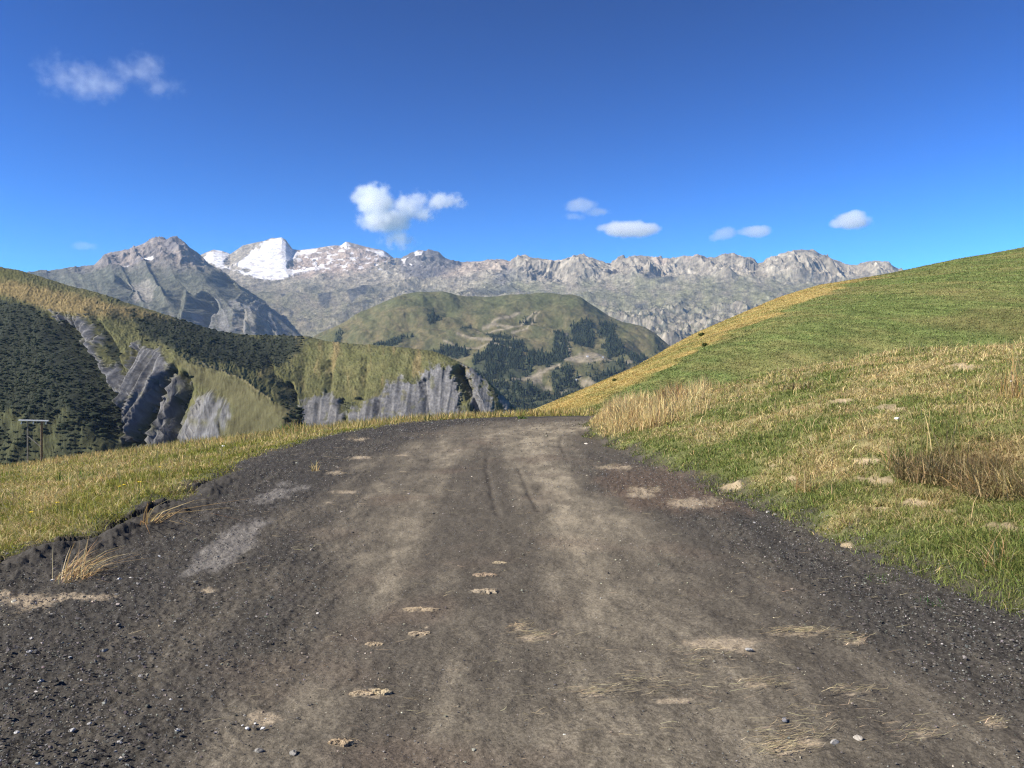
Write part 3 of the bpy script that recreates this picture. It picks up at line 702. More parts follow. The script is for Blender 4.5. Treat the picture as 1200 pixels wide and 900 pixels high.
def build_peak():
    u = np.arange(-300, 420, 0.72)
    S = [(-300, 330), (-60, 322), (0, 321), (40, 319), (60, 316.5), (85, 314), (110, 311), (120, 302.5), (128, 298), (135, 295), (145, 293), (152, 293), (160, 289), (167, 285.5), (175, 282.5), (182, 281), (195, 281), (200, 278.5), (206, 277.5), (212, 280), (217, 284), (222, 289), (228, 293), (233, 297.5), (239, 303), (245, 309), (252, 313), (260, 317), (270, 328), (283, 342),
         (297, 350), (310, 360), (325, 371), (337, 381), (350, 392), (380, 420), (420, 450)]
    sky = [(a, b, float(np.interp(a, [-300, 100, 200, 245, 300, 350, 420], [9800, 9700, 9600, 9300, 8400, 7700, 7000]))) for a, b in S]
    back = [(a, b + 40, y + 1200) for a, b, y in sky]
    mid = [(-300, 365, 7600), (0, 355, 7600), (110, 340, 7800), (200, 330, 8000), (245, 338, 7700), (300, 366, 7000), (350, 405, 6700), (420, 460, 6500)]
    low = [(-300, 410, 6000), (200, 385, 6300), (300, 400, 6300), (350, 425, 6300), (420, 470, 6200)]
    U, V, Y, T = loft(u, [const_line(VALLEY - 5, 5200), low, mid, sky, back, const_line(VALLEY - 5, 12500)], [12, 100, 110, 30, 6])
    X = (U - 600) / F * Y; Z = CZ - (V - HZ) / F * Y
    nz = fbm(U * 0.05, V * 0.07, 4, 501); nf = fbm(U * 0.2, V * 0.22, 4, 503)
    high = sstep(324, 304, V + 10 * nz)
    k = sstep(0.2, 1.0, T) * (1 - 0.85 * np.exp(-((T - 3) / 0.16) ** 2))
    dn = U - 0.55 * (V - 340)
    Z = Z + k * (0.33 * far_detail(X, Y, 511, 1.0) + 85 * (ridged(dn / 60, V / 300, 3, 515) - 0.4) * sstep(1.0, 1.6, T) + 60 * high * (ridged(X / 160, Y / 300, 3, 517) - 0.4))
    def vee(pts, half, depth):
        d, t = seg_dist_t(U, V, pts)
        return depth * np.clip(1 - (d + 2 * nf) / half, 0, 1) * sstep(0, 0.2, t)
    cut = vee([(152, 333), (140, 345), (132, 362)], 14, 300) + vee([(246, 322), (268, 338), (296, 350)], 9, 480) + vee([(250, 350), (232, 362), (226, 390)], 17, 620) + vee([(282, 362), (280, 380), (278, 395)], 8, 130) + vee([(214, 330), (206, 350), (200, 372)], 12, 150) + vee([(300, 372), (318, 392)], 7, 110)
    dY = cut * (T < 3)
    n0 = normals_z(X, Y + dY, Z)
    c = np.broadcast_to(np.array([0.084, 0.085, 0.060]), U.shape + (3,)).copy()
    c = mixc(c, np.array([0.115, 0.108, 0.072]), np.clip(0.2 + 1.2 * nz + 0.6 * nf, 0, 1) * 0.7)
    c = mixc(c, mixc(np.broadcast_to(np.array([0.16, 0.14, 0.125]), U.shape + (3,)), np.array([0.25, 0.205, 0.17]), np.clip(0.4 + nz + nf, 0, 1)), high * 0.95)
    c = mixc(c, np.array([0.12, 0.11, 0.11]), pmask(U, V, [(192, 282), (204, 276), (214, 281), (226, 292), (236, 302), (224, 300), (210, 294), (196, 294)], 3, 3 * nf) * 0.7)
    cl = pmask(U, V, [(245, 352), (300, 350), (350, 392), (330, 410), (220, 395), (216, 372)], 6, 8 * nf)
    c = mixc(c, np.array([0.18, 0.17, 0.152]), cl * np.clip(0.55 + 1.8 * fbm(U * 0.16 - V * 0.02, V * 0.03, 4, 531), 0, 1))
    c = mixc(c, np.array([0.30, 0.265, 0.22]), pmask(U, V, [(150, 332), (172, 328), (182, 338), (176, 352), (158, 356), (150, 345)], 3, 4 * nf) * 0.55)
    st = sstep(0.2, 0.5, fbm(dn * 0.09, V * 0.02, 3, 541)) * sstep(320, 350, V) * 0.5
    c = mixc(c, np.array([0.25, 0.22, 0.17]), st)
    for p in [[(165, 302), (172, 297), (181, 302), (172, 305), (166, 307)], [(143, 308), (150, 305), (152, 310), (144, 312)]]:
        c = mixc(c, np.array([0.82, 0.80, 0.78]), pmask(U, V, p, 0.8, 1.0 * nf))
    c = c * (1 + 0.25 * nf + 0.4 * fbm(U * 0.5, V * 0.5, 2, 561))[..., None]
    o = mesh_obj('mountain', np.stack([X, Y + dY, Z], -1), grid_faces(*U.shape), mat=M_far, col=np.clip(c, 0.01, 1))
    return o

tag(build_peak(), 'sharp rocky peak with green lower flanks beside the glacier', 'mountain', kind='structure')

# ---- valley floor reaching on under the mountains
def build_valley():
    x = sinh_axis(-13000, 13000, 120, 900); y = np.concatenate([np.linspace(-900, 400, 14)[:-1], np.linspace(400, 15500, 110)])
    Y, X = np.meshgrid(y, x, indexing='ij')
    Z = VALLEY + 10 * fbm(X / 400, Y / 400, 3, 601) - 10
    n = fbm(X / 300, Y / 300, 3, 603)
    c = mixc(np.broadcast_to(np.array([0.085, 0.095, 0.035]), X.shape + (3,)), np.array([0.05, 0.06, 0.026]), sstep(-0.1, 0.3, n))
    # the meadow's outer rim comes down to this floor
    return mesh_obj('valley', np.stack([X, Y, Z], -1), grid_faces(*X.shape), mat=M_mid, col=c)
tag(build_valley(), 'green valley floor below the meadow and the hills', 'valley', kind='structure')

# ------------------------------------------------------------------ woods
def blob_template(kind):
    bm = bmesh.new()
    if kind == 'shrub':
        bmesh.ops.create_icosphere(bm, subdivisions=1, radius=1)
        for v in bm.verts:
            k = 0.72 + 0.5 * abs(math.sin(v.co.x * 5.1 + v.co.y * 3.3) * math.cos(v.co.z * 4.7 + v.co.x * 2.2))
            v.co *= k; v.co.z = v.co.z * 0.75 + 0.45
    else:
        seg = 7
        rings = [(0.0, 0.30), (0.14, 1.0), (0.34, 0.55), (0.36, 0.78), (0.60, 0.36), (0.62, 0.52), (1.0, 0.02)]
        vs = []
        for z, r in rings:
            vs.append([bm.verts.new((r * (1 + 0.25 * math.sin(i * 2.7 + z * 9)) * math.cos(2 * math.pi * i / seg + z * 3), r * (1 + 0.25 * math.cos(i * 3.1 + z * 5)) * math.sin(2 * math.pi * i / seg + z * 3), z)) for i in range(seg)])
        for a, b in zip(vs[:-1], vs[1:]):
            for i in range(seg):
                bm.faces.new((a[i], a[(i + 1) % seg], b[(i + 1) % seg], b[i]))
        bmesh.ops.triangulate(bm, faces=bm.faces[:])
    bmesh.ops.triangulate(bm, faces=bm.faces[:])
    V = np.array([v.co[:] for v in bm.verts]); bm.verts.index_update()
    Tt = np.array([[v.index for v in f.verts] for f in bm.faces])
    bm.free()
    return V, Tt

def scatter_mesh(name, tmpl, P, sx, sz, cols, mat, rot=None, jitter=0.0, tilt=None):
    V, T = tmpl
    n = len(P)
    a = RNG.uniform(0, 2 * math.pi, n) if rot is None else rot
    ca, sa = np.cos(a)[:, None], np.sin(a)[:, None]
    x = (V[None, :, 0] * ca - V[None, :, 1] * sa) * sx[:, None]
    y = (V[None, :, 0] * sa + V[None, :, 1] * ca) * sx[:, None]
    z = V[None, :, 2] * sz[:, None] + 0 * x
    Q = np.stack([x, y, z], -1)
    if jitter:
        Q = Q + RNG.normal(0, jitter, Q.shape) * sx[:, None, None]
    Q = Q + P[:, None, :]
    F_ = (T[None] + (np.arange(n) * len(V))[:, None, None]).reshape(-1, 3)
    C = np.repeat(cols[:, None, :], len(V), 1)
    return mesh_obj(name, Q.reshape(-1, 3), T=F_, mat=mat, col=C.reshape(-1, 3), smooth=False)

def woods(name, X, Y, Z, mask, n, size, kind, colA, colB, jit):
    w = mask.copy(); w[w < 0.12] = 0
    area = np.abs(np.gradient(X, axis=1) * np.gradient(Y, axis=0))
    scr = np.abs(np.gradient(X / Y, axis=1) * np.gradient(Z / Y, axis=0))
    w = (w ** 1.3 * (0.5 * scr / scr.mean() + 0.5 * area / area.mean())).ravel()
    idx = RNG.choice(w.size, n, p=w / w.sum())
    P = np.stack([X.ravel()[idx], Y.ravel()[idx], Z.ravel()[idx]], -1)
    P[:, 0] += RNG.normal(0, size * 0.7, n); P[:, 1] += RNG.normal(0, size * 0.4, n)
    P[:, 2] -= size * 0.15
    sc = size * np.exp(RNG.normal(0, 0.42, n))
    t = RNG.uniform(0, 1, n)[:, None]
    cols = np.array(colA) * (1 - t) + np.array(colB) * t
    if kind == 'shrub':
        return scatter_mesh(name, blob_template('shrub'), P, sc, sc * RNG.uniform(0.45, 0.85, n), cols, M_tree, jitter=jit)
    return scatter_mesh(name, blob_template('conifer'), P, sc * 0.36, sc * 1.5, cols, M_tree, jitter=jit)

o = woods('shrub_woodland', HX, HY_, HZ_, HF, 11000, 1.4, 'shrub', (0.030, 0.037, 0.024), (0.046, 0.053, 0.031), 0.10)
tag(o, 'dark green shrubs covering the ravine hill', 'woodland', kind='stuff')
o = woods('forest', SX, SY, SZ, SF, 11000, 7.0, 'conifer', (0.022, 0.032, 0.022), (0.052, 0.064, 0.036), 0.06)
tag(o, 'dark conifer forest patches on the distant shoulder', 'forest', kind='stuff')

# ------------------------------------------------------------------ grass
def blades(name, P, h, w, cols, lean, label, cat, mat=M_grass, az=None, seg3=True):
    """one strip blade per row of P"""
    n = len(P)
    a = RNG.uniform(0, 2 * math.pi, n) if az is None else az
    d = np.stack([np.cos(a), np.sin(a), 0 * a], -1)
    fa = RNG.uniform(0, 2 * math.pi, n)
    # the flat of the blade mostly faces across the view
    sdv = np.stack([np.cos(fa * 0.35), np.sin(fa * 0.35) * 0.6, 0 * fa], -1)
    up = np.array([0, 0, 1.0])
    hh = h[:, None]; ww = w[:, None]; ll = lean[:, None]
    b0 = P - sdv * ww * 0.5; b1 = P + sdv * ww * 0.5
    m = P + up * hh * 0.55 + d * hh * ll * 0.35
    m0 = m - sdv * ww * 0.38; m1 = m + sdv * ww * 0.38
    t = P + up * hh * (1 - 0.25 * ll) + d * hh * ll
    V = np.stack([b0, b1, m1, m0, t], 1).reshape(-1, 3)
    k = np.arange(n)[:, None] * 5
    T = np.concatenate([k + [0, 1, 2], k + [0, 2, 3], k + [3, 2, 4]], 0)
    C = np.repeat(cols[:, None, :], 5, 1)
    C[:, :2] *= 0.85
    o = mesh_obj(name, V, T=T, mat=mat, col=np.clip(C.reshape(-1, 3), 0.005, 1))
    tag(o, label, cat, kind='stuff')
    return o

def sample_field(n, s0, s1, y0, y1, side_want, maxout=40, pw=1.35):
    """scatter points, thinning with distance"""
    outs = []
    got = 0
    while got < n:
        m = int((n - got) * 1.8) + 1000
        s = RNG.uniform(s0, s1, m)
        q = RNG.uniform(0, 1, m)
        e = 1 - pw
        y = (y0 ** e + q * (y1 ** e - y0 ** e)) ** (1 / e)
        x = s * y
        sd, side = road_sd(x, y)
        edge = edge_n(x, y)
        ok = (sd + edge < 0.02 + 0.12 * RNG.uniform(-1, 1, m) ** 3) & (side == side_want) & (-sd < maxout)
        outs.append(np.stack([x[ok], y[ok], sd[ok]], -1)); got += ok.sum()
    return np.concatenate(outs)[:n]

def jitcol(c, k=0.22):
    n = len(c)
    return c * np.exp(RNG.normal(0, k, (n, 1))) * (1 + RNG.normal(0, 0.05, (n, 3)))

def meadow(n, side, s0, s1, y0, y1, hbase, name, label, pw=1.35, seed=0):
    nt = n // 3
    F0 = sample_field(nt, s0, s1, y0, y1, side, pw=pw)
    F0 = np.repeat(F0, 3, 0); n = len(F0)
    r = np.abs(RNG.normal(0, 0.022, n)) + 0.0015 * F0[:, 1]
    a = RNG.uniform(0, 6.283, n)
    x = F0[:, 0] + r * np.cos(a); y = F0[:, 1] + r * np.sin(a)
    z = ground_h(x, y)
    sd, sidev = road_sd(x, y)
    f = straw_frac(x, y, z, sd, sidev)
    o = np.maximum(-sd, 0)
    u, v = uv_of(x, y, z)
    clump = fbm(x * 1.5, y * 1.5, 3, 91)
    keep = np.ones(n, bool)
    for (pu, pv, ru, rv) in SANDSPOTS:
        keep &= ~((np.sqrt(((u - pu) / ru) ** 2 + ((v - pv) / rv) ** 2) + 1.0 * fbm(x * 2.2, y * 2.2, 3, 71) < 0.75) & (RNG.uniform(0, 1, n) < 0.88))
    keep &= RNG.uniform(0, 1, n) < np.clip((0.55 if side > 0 else 0.3) + 1.6 * o + 0.8 * clump, 0.15, 1)
    dry = RNG.uniform(0, 1, n) < np.clip(f * 1.0, 0.06, 0.92)
    h = hbase * np.exp(RNG.normal(0, 0.3, n)) * (0.75 + 0.6 * np.clip(clump + 0.3, 0, 1)) * (0.75 + 0.25 * sstep(0, 1.0, o))
    h = h * np.where(dry, 1.15, 1.0)
    if side > 0:
        h = h * (1 + 0.9 * np.exp(-(((u - 1130) / 90) ** 2 + ((v - 670) / 35) ** 2)))
    w = np.maximum(0.004, 0.00105 * y) * RNG.uniform(0.8, 1.3, n)
    g0 = np.array([0.20, 0.235, 0.065]) if side > 0 else np.array([0.27, 0.265, 0.058])
    g = mixc(np.broadcast_to(g0, (n, 3)), np.array([0.35, 0.31, 0.095]), np.clip(f + RNG.normal(0, 0.2, n), 0, 1))
    st = mixc(np.broadcast_to(np.array([0.58, 0.47, 0.23]), (n, 3)), np.array([0.46, 0.33, 0.15]), np.clip(RNG.normal(0.35, 0.35, n), 0, 1))
    if side > 0:
        brown = np.exp(-(((u - 1135) / 85) ** 2 + ((v - 548) / 40) ** 2))
        st = mixc(st, np.array([0.16, 0.10, 0.05]), brown * 0.75); g = mixc(g, np.array([0.11, 0.085, 0.035]), brown * 0.6)
    c = np.where(dry[:, None], st, g)
    c = jitcol(c)
    lean = np.abs(RNG.normal(0.75, 0.45, n)) + 0.2 * dry
    P = np.stack([x, y, z - 0.01], -1)[keep]
    return blades(name, P, h[keep], w[keep], c[keep], lean[keep], label, 'grass')

meadow(270000, 1, 0.04, 0.85, 3.0, 34, 0.062, 'bank_grass', 'short green and straw grass on the sunny bank', 1.3)
meadow(200000, -1, -0.85, 0.12, 4.2, 40, 0.08, 'meadow_grass', 'yellow green grass on the slope falling to the valley', 1.45)

meadow(60000, 1, 0.85, 3.2, 1.3, 16, 0.062, 'verge_grass', 'short grass on the bank beside the road', 1.2)
meadow(60000, -1, -3.2, -0.85, 1.3, 24, 0.08, 'verge_grass', 'yellow green grass on the meadow beside the road', 1.2)

# long dry grass standing along the crest and in the tall stand at the bend
def tall_grass():
    Ps, hs, cs, ls = [], [], [], []
    def add(x, y, h, col, lean):
        z = ground_h(x, y)
        Ps.append(np.stack([x, y, z - 0.02], -1)); hs.append(h); cs.append(col); ls.append(lean)
    n = 6500           # stand at the bend
    s = RNG.uniform(0.085, 0.24, n * 3); y = RNG.uniform(15.5, 24, n * 3); x = s * y
    sd, side = road_sd(x, y); o = -sd
    u, v = uv_of(x, y, ground_h(x, y))
    pr = np.exp(-(((u - 733) / 44) ** 2 + ((v - 496) / 17) ** 2)) + 0.12
    ok = (o > 0.12) & (side > 0) & (RNG.uniform(0, 1, n * 3) < pr)
    x, y, o = x[ok], y[ok], o[ok]; m = len(x)
    add(x, y, RNG.uniform(0.15, 0.62, m) * sstep(0, 0.9, o + 0.2) * np.clip(0.75 + 1.0 * fbm(x * 1.2, y * 1.2, 3, 93), 0.35, 1.25), jitcol(np.broadcast_to([0.62, 0.47, 0.22], (m, 3)).copy(), 0.25), np.abs(RNG.normal(0.4, 0.25, m)))
    n = 7000           # scattered stems over the bank
    s = RNG.uniform(0.1, 0.8, n); y = RNG.uniform(4.5, 26, n) ** 1.0; x = s * y
    sd, side = road_sd(x, y)
    dens = sstep(-0.05, 0.35, fbm(x * 0.8, y * 0.8, 3, 95))
    ok = (-sd > 0.7) & (side > 0) & (RNG.uniform(0, 1, n) < 0.15 + 0.85 * dens)
    x, y = x[ok], y[ok]; m = len(x)
    add(x, y, RNG.uniform(0.10, 0.32, m), jitcol(np.broadcast_to([0.62, 0.47, 0.22], (m, 3)).copy(), 0.25), np.abs(RNG.normal(0.45, 0.3, m)))
    n = 16000          # fringe on the valley-side crest and past the bend
    s = RNG.uniform(-0.75, 0.1, n); yc = np.interp(s, S_K, YC_K); y = yc + RNG.normal(-1.0, 2.6, n); x = s * y
    sd, side = road_sd(x, y)
    ok = (-sd > 0.12) & (side < 0)
    x, y = x[ok], y[ok]; m = len(x)
    col = np.where(RNG.uniform(0, 1, (m, 1)) < 0.62, np.array([[0.56, 0.41, 0.17]]), np.array([[0.26, 0.25, 0.07]]))
    add(x, y, RNG.uniform(0.10, 0.34, m), jitcol(col, 0.22), np.abs(RNG.normal(0.3, 0.2, m)))
    n = 5000           # stems through the lower meadow
    s = RNG.uniform(-0.75, 0.0, n); y = RNG.uniform(6, 30, n); x = s * y
    sd, side = road_sd(x, y)
    ok = (-sd > 0.5) & (side < 0) & (RNG.uniform(0, 1, n) < 0.2 + sstep(-0.1, 0.3, fbm(x * 0.5, y * 0.5, 3, 96)))
    x, y = x[ok], y[ok]; m = len(x)
    add(x, y, RNG.uniform(0.12, 0.34, m), jitcol(np.broadcast_to([0.55, 0.42, 0.17], (m, 3)).copy(), 0.25), np.abs(RNG.normal(0.3, 0.2, m)))
    P = np.concatenate(Ps); h = np.concatenate(hs); c = np.concatenate(cs); l = np.concatenate(ls)
    w = np.maximum(0.004, 0.0010 * P[:, 1]) * RNG.uniform(0.7, 1.15, len(P))
    blades('dry_grass', P, h, w, c, l, 'long dry straw-coloured grass stems along the verges', 'dry grass')
tall_grass()

# the mown slope farther off: short stubble tufts
def hill_stubble():
    n = 200000
    s = np.where(RNG.uniform(0, 1, n) < 0.85, RNG.uniform(-0.02, 0.75, n), RNG.uniform(0.75, 1.3, n)); q = RNG.uniform(0, 1, n); e = -0.25
    y = (31 ** e + q * (175 ** e - 31 ** e)) ** (1 / e); x = s * y
    ok = (y < np.interp(s, HS_K, HY_K) + 4) & (y > 31 + 9 * sstep(0.1, 0.0, s))
    x, y = x[ok], y[ok]; n = len(x)
    z = ground_h(x, y)
    c = ground_color(x, y, z)
    P = np.stack([x, y, z - 0.01], -1)
    h = RNG.uniform(0.05, 0.11, n) * (0.6 + 0.006 * y); w = 0.0011 * y * RNG.uniform(0.8, 1.5, n)
    blades('mown_grass', P, h, w, jitcol(c * 1.75, 0.19), np.abs(RNG.normal(0.9, 0.4, n)), 'short stubble on the mown hillside', 'mown grass')
hill_stubble()

# ------------------------------------------------------------------ gravel and straw
def stone_template(seed, sub=1):
    r = random.Random(seed); bm = bmesh.new()
    bmesh.ops.create_icosphere(bm, subdivisions=sub, radius=1)
    for v in bm.verts:
        v.co *= r.uniform(0.7, 1.15)
        v.co.z *= 0.55
    V = np.array([v.co[:] for v in bm.verts]); bm.verts.index_update()
    T = np.array([[v.index for v in f.verts] for f in bm.faces]); bm.free()
    return V, T

def gravel():
    n = 110000
    q = RNG.uniform(0, 1, n); e = -0.75
    y = (2.4 ** e + q * (24 ** e - 2.4 ** e)) ** (1 / e)
    x = RNG.uniform(-4.6, 4.2, n)
    sd, side = road_sd(x, y)
    C, sh = road_color(x, y)
    ok = (sd > -0.25) & (RNG.uniform(0, 1, n) < 0.22 + 0.85 * sh) & (np.abs(x / y) < 0.95)
    x, y, sh = x[ok], y[ok], sh[ok]; n = len(x)
    z = ground_h(x, y)
    sz = (0.0022 + 0.0016 * sh) * np.exp(RNG.normal(0, 0.45, n))
    sz = np.maximum(sz, 0.00062 * y)
    t = RNG.uniform(0, 1, n)
    col = mixc(np.broadcast_to(np.array([0.065, 0.060, 0.054]), (n, 3)), np.array([0.21, 0.195, 0.17]), t ** 1.6)
    pale = RNG.uniform(0, 1, n) < 0.014
    col[pale] = np.array([0.45, 0.41, 0.36])
    # flat pale chips and trodden bits all over the track
    m = 9000
    q = RNG.uniform(0, 1, m); e = -0.9
    y2 = (2.4 ** e + q * (26 ** e - 2.4 ** e)) ** (1 / e); x2 = RNG.uniform(-0.72, 0.72, m) * y2
    sd2, _ = road_sd(x2, y2)
    ok = (sd2 > 0.05) & (RNG.uniform(0, 1, m) < np.clip(0.35 + 1.2 * fbm(x2 * 0.9, y2 * 0.5, 3, 131), 0.08, 1)); x2, y2 = x2[ok], y2[ok]; m = len(x2)
    s2 = np.maximum(0.0028, 0.00075 * y2) * np.exp(RNG.normal(0, 0.4, m))
    c2 = mixc(np.broadcast_to(np.array([0.20, 0.175, 0.13]), (m, 3)), np.array([0.46, 0.41, 0.31]), RNG.uniform(0, 1, m) ** 2)
    x = np.concatenate([x, x2]); y = np.concatenate([y, y2]); z = np.concatenate([z, ground_h(x2, y2) - 0.002]); sz = np.concatenate([sz, s2]); sh = np.concatenate([sh, 0 * s2]); col = np.concatenate([col, c2])
    P = np.stack([x, y, z + 0.006 + 0.25 * sz + 0.012 * sh], -1)
    o = scatter_mesh('gravel', stone_template(3), P, sz, sz, jitcol(col, 0.2), M_stone, jitter=0.16)
    tag(o, 'loose dark slate gravel strewn over the road', 'gravel', kind='stuff')
gravel()

def straw_litter():
    X, Y, A, Ln = [], [], [], []
    for (pu, pv, ru, rv, n) in [(940, 743, 34, 4, 130), (1002, 753, 18, 6, 60), (625, 748, 22, 6, 60), (610, 738, 18, 4, 30), (700, 815, 30, 6, 60), (760, 805, 60, 14, 70), (755, 575, 26, 5, 50), (720, 548, 26, 3, 40), (1165, 850, 16, 8, 40), (885, 804, 40, 8, 70), (915, 878, 34, 14, 160), (1000, 812, 34, 6, 50), (830, 770, 40, 16, 60),
                                (420, 515, 18, 3, 30), (400, 557, 30, 6, 30), (480, 580, 60, 12, 30), (330, 640, 60, 30, 30), (600, 600, 200, 80, 120), (640, 800, 380, 80, 160), (1000, 700, 200, 60, 80), (950, 860, 60, 24, 120), (1080, 860, 40, 16, 70), (380, 540, 60, 16, 60), (820, 590, 50, 8, 50)]:
        u = RNG.normal(pu, ru * 0.55, n); v = np.clip(RNG.normal(pv, rv * 0.55, n), 490, 1100)
        y = 1552 / (v - HZ); x = (u - 600) / F * y
        X.append(x); Y.append(y)
    x = np.concatenate(X); y = np.concatenate(Y); kp = RNG.uniform(0, 1, len(x)) < 0.85; x, y = x[kp], y[kp]; n = len(x)
    a = RNG.normal(0.1, 0.38, n); L = RNG.uniform(0.008, 0.045, n) * (1 + 0.06 * y)
    w = np.maximum(0.0018, 0.00062 * y)
    dx, dy = np.cos(a) * L, np.sin(a) * L
    px, py = -np.sin(a) * w, np.cos(a) * w
    def P(xx, yy, lift):
        return np.stack([xx, yy, ground_h(xx, yy) + 0.018 + lift], -1)
    l1 = RNG.uniform(0.004, 0.014, n); l2 = RNG.uniform(0.004, 0.02, n); lm = RNG.uniform(0.003, 0.015, n)
    b = RNG.normal(0, 0.2, n) * L
    V = np.stack([P(x - dx, y - dy, l1), P(x - dx + px, y - dy + py, l1), P(x + b * np.sin(a) + px, y - b * np.cos(a) + py, lm), P(x + b * np.sin(a), y - b * np.cos(a), lm), P(x + dx, y + dy, l2)], 1).reshape(-1, 3)
    k = np.arange(n)[:, None] * 5
    T = np.concatenate([k + [0, 1, 2], k + [0, 2, 3], k + [3, 2, 4]], 0)
    c = jitcol(np.broadcast_to([0.35, 0.285, 0.17], (n, 3)).copy(), 0.35)
    o = mesh_obj('straw', V, T=T, mat=M_straw, col=np.repeat(c[:, None], 5, 1).reshape(-1, 3))
    tag(o, 'scattered pale straw lying on the dirt road', 'straw', kind='stuff')
straw_litter()

# ------------------------------------------------------------------ single things
def at(u, v):
    """where the ground is met behind pixel (u, v): marched along the line of sight over the real height field"""
    s = (u - 600) / F; r = -(v - HZ) / F
    y = np.concatenate([np.linspace(2, 40, 4000), np.linspace(40, 200, 4000)])
    h = ground_h(s * y, y); ray = CZ + r * y
    i = np.argmax(h >= ray)
    if not (h >= ray).any(): i = np.argmin(np.abs(h - ray))
    return np.array([s * y[i], y[i], h[i]])

def tuft(name, loc, n, spread, hmin, hmax, cols, lean, label, cat, group=None, az=None, wmin=0.004):
    r = spread * np.sqrt(RNG.uniform(0, 1, n)); a = RNG.uniform(0, 6.283, n)
    P = np.stack([r * np.cos(a), r * np.sin(a), 0 * a - 0.03], -1)
    h = RNG.uniform(hmin, hmax, n); ln = np.abs(RNG.normal(lean, 0.25 + 0.3 * lean, n))
    dirn = RNG.uniform(0, 6.283, n) if az is None else RNG.normal(az, 0.5, n)
    d = np.stack([np.cos(dirn), np.sin(dirn), 0 * a], -1)
    y = loc[1]; w = np.maximum(wmin, 0.0010 * y) * RNG.uniform(0.8, 1.3, n)
    f = RNG.uniform(-0.6, 0.6, n); sd = np.stack([np.cos(f), np.sin(f), 0 * f], -1) * w[:, None] * 0.5
    up = np.array([0, 0, 1.0])
    def pt(t):
        return P + up * (h * (t - 0.45 * np.minimum(ln, 1.6) * t * t))[:, None] + d * (h * ln * t ** 1.6)[:, None]
    lv = [pt(0), pt(0.35), pt(0.7), pt(1.0)]
    V = np.stack([lv[0] - sd, lv[0] + sd, lv[1] + sd * .9, lv[1] - sd * .9, lv[2] + sd * .6, lv[2] - sd * .6, lv[3]], 1).reshape(-1, 3)
    k = np.arange(n)[:, None] * 7
    T = np.concatenate([k + q for q in ([0, 1, 2], [0, 2, 3], [3, 2, 4], [3, 4, 5], [5, 4, 6])], 0)
    ci = RNG.integers(0, len(cols), n); c = jitcol(np.array(cols)[ci], 0.2)
    o = mesh_obj(name, V, T=T, mat=M_grass, col=np.repeat(c[:, None], 7, 1).reshape(-1, 3), loc=Vector(loc))
    return tag(o, label, cat, group)

DRY = [(0.46, 0.33, 0.14), (0.40, 0.27, 0.11), (0.52, 0.40, 0.2)]
BRN = [(0.20, 0.145, 0.07), (0.28, 0.20, 0.095), (0.13, 0.11, 0.045), (0.40, 0.30, 0.15)]
GRN = [(0.08, 0.14, 0.03), (0.12, 0.17, 0.04)]
ORG = [(0.42, 0.29, 0.14), (0.50, 0.37, 0.19), (0.34, 0.22, 0.10), (0.56, 0.44, 0.26)]
tuft('grass_tuft', at(80, 680), 120, 0.12, 0.08, 0.40, ORG, 1.0, 'uprooted orange straw tuft lying on the dug road edge', 'grass tuft', az=0.6)
tuft('grass_tuft', at(168, 618), 26, 0.05, 0.3, 0.75, DRY, 1.5, 'long pale stalks flopped over the dark berm of the road', 'grass tuft', az=-0.5)
tuft('grass_tuft', at(1112, 558), 1300, 0.50, 0.08, 0.36, BRN, 0.7, 'big brown bushy grass clump on the bank beside the sandy patch', 'grass tuft')
tuft('grass_tuft', at(1100, 540), 9, 0.30, 0.5, 0.85, DRY, 0.12, 'few thin tall straw stems rising out of the brown clump', 'grass tuft')
tuft('grass_tuft', at(1188, 575), 800, 0.45, 0.10, 0.42, BRN + BRN + DRY, 1.0, 'brown clump of arching straw at the edge of the photo', 'grass tuft')
tuft('grass_tuft', at(1052, 548), 110, 0.14, 0.15, 0.42, DRY + GRN, 0.6, 'yellow spiky tuft just above the bare sandy patch', 'grass tuft')
tuft('grass_tuft', at(945, 575), 40, 0.12, 0.12, 0.34, DRY, 0.5, 'small thin straw tuft above the roadside on the bank', 'grass tuft')
tuft('grass_tuft', at(1185, 468), 60, 0.2, 0.3, 0.8, DRY, 0.25, 'tall pale straw stems on the upper bank', 'grass tuft')
tuft('grass_tuft', at(945, 455), 120, 0.5, 0.08, 0.26, BRN, 0.8, 'reddish brown clump on the rim of the bank', 'grass tuft')
tuft('grass_tuft', at(790, 470), 160, 0.45, 0.25, 0.6, DRY + [(0.3, 0.17, 0.09)], 0.4, 'loose dry clump at the back of the tall golden stand', 'grass tuft')
tuft('grass_tuft', at(1165, 665), 60, 0.10, 0.18, 0.42, DRY + GRN, 0.8, 'bent straw tuft in the lush green verge', 'grass tuft')
tuft('grass_tuft', at(368, 553), 14, 0.05, 0.14, 0.26, DRY, 0.4, 'tiny straw tuft standing alone on the gravel', 'grass tuft')
tuft('grass_tuft', at(92, 562), 90, 0.35, 0.1, 0.25, GRN, 0.6, 'dark green clump in the middle of the valley-side meadow', 'grass tuft')
tuft('grass_tuft', at(345, 500), 200, 0.4, 0.2, 0.5, GRN + DRY, 0.4, 'shaggy green clump where the crest meets the road corner', 'grass tuft')
tuft('weed', at(1092, 708), 60, 0.07, 0.04, 0.10, [(0.05, 0.12, 0.03), (0.07, 0.15, 0.04)], 1.0, 'small dark green weed on the gravel below the verge', 'weed')
tuft('weed', at(1035, 680), 90, 0.12, 0.04, 0.10, [(0.09, 0.14, 0.035)], 1.0, 'sprawling pale green weed growing in the gravel', 'weed')
tuft('weed', at(612, 473 + 18), 60, 0.14, 0.06, 0.16, GRN, 0.6, 'low green weed patch on the far side of the bend', 'weed')

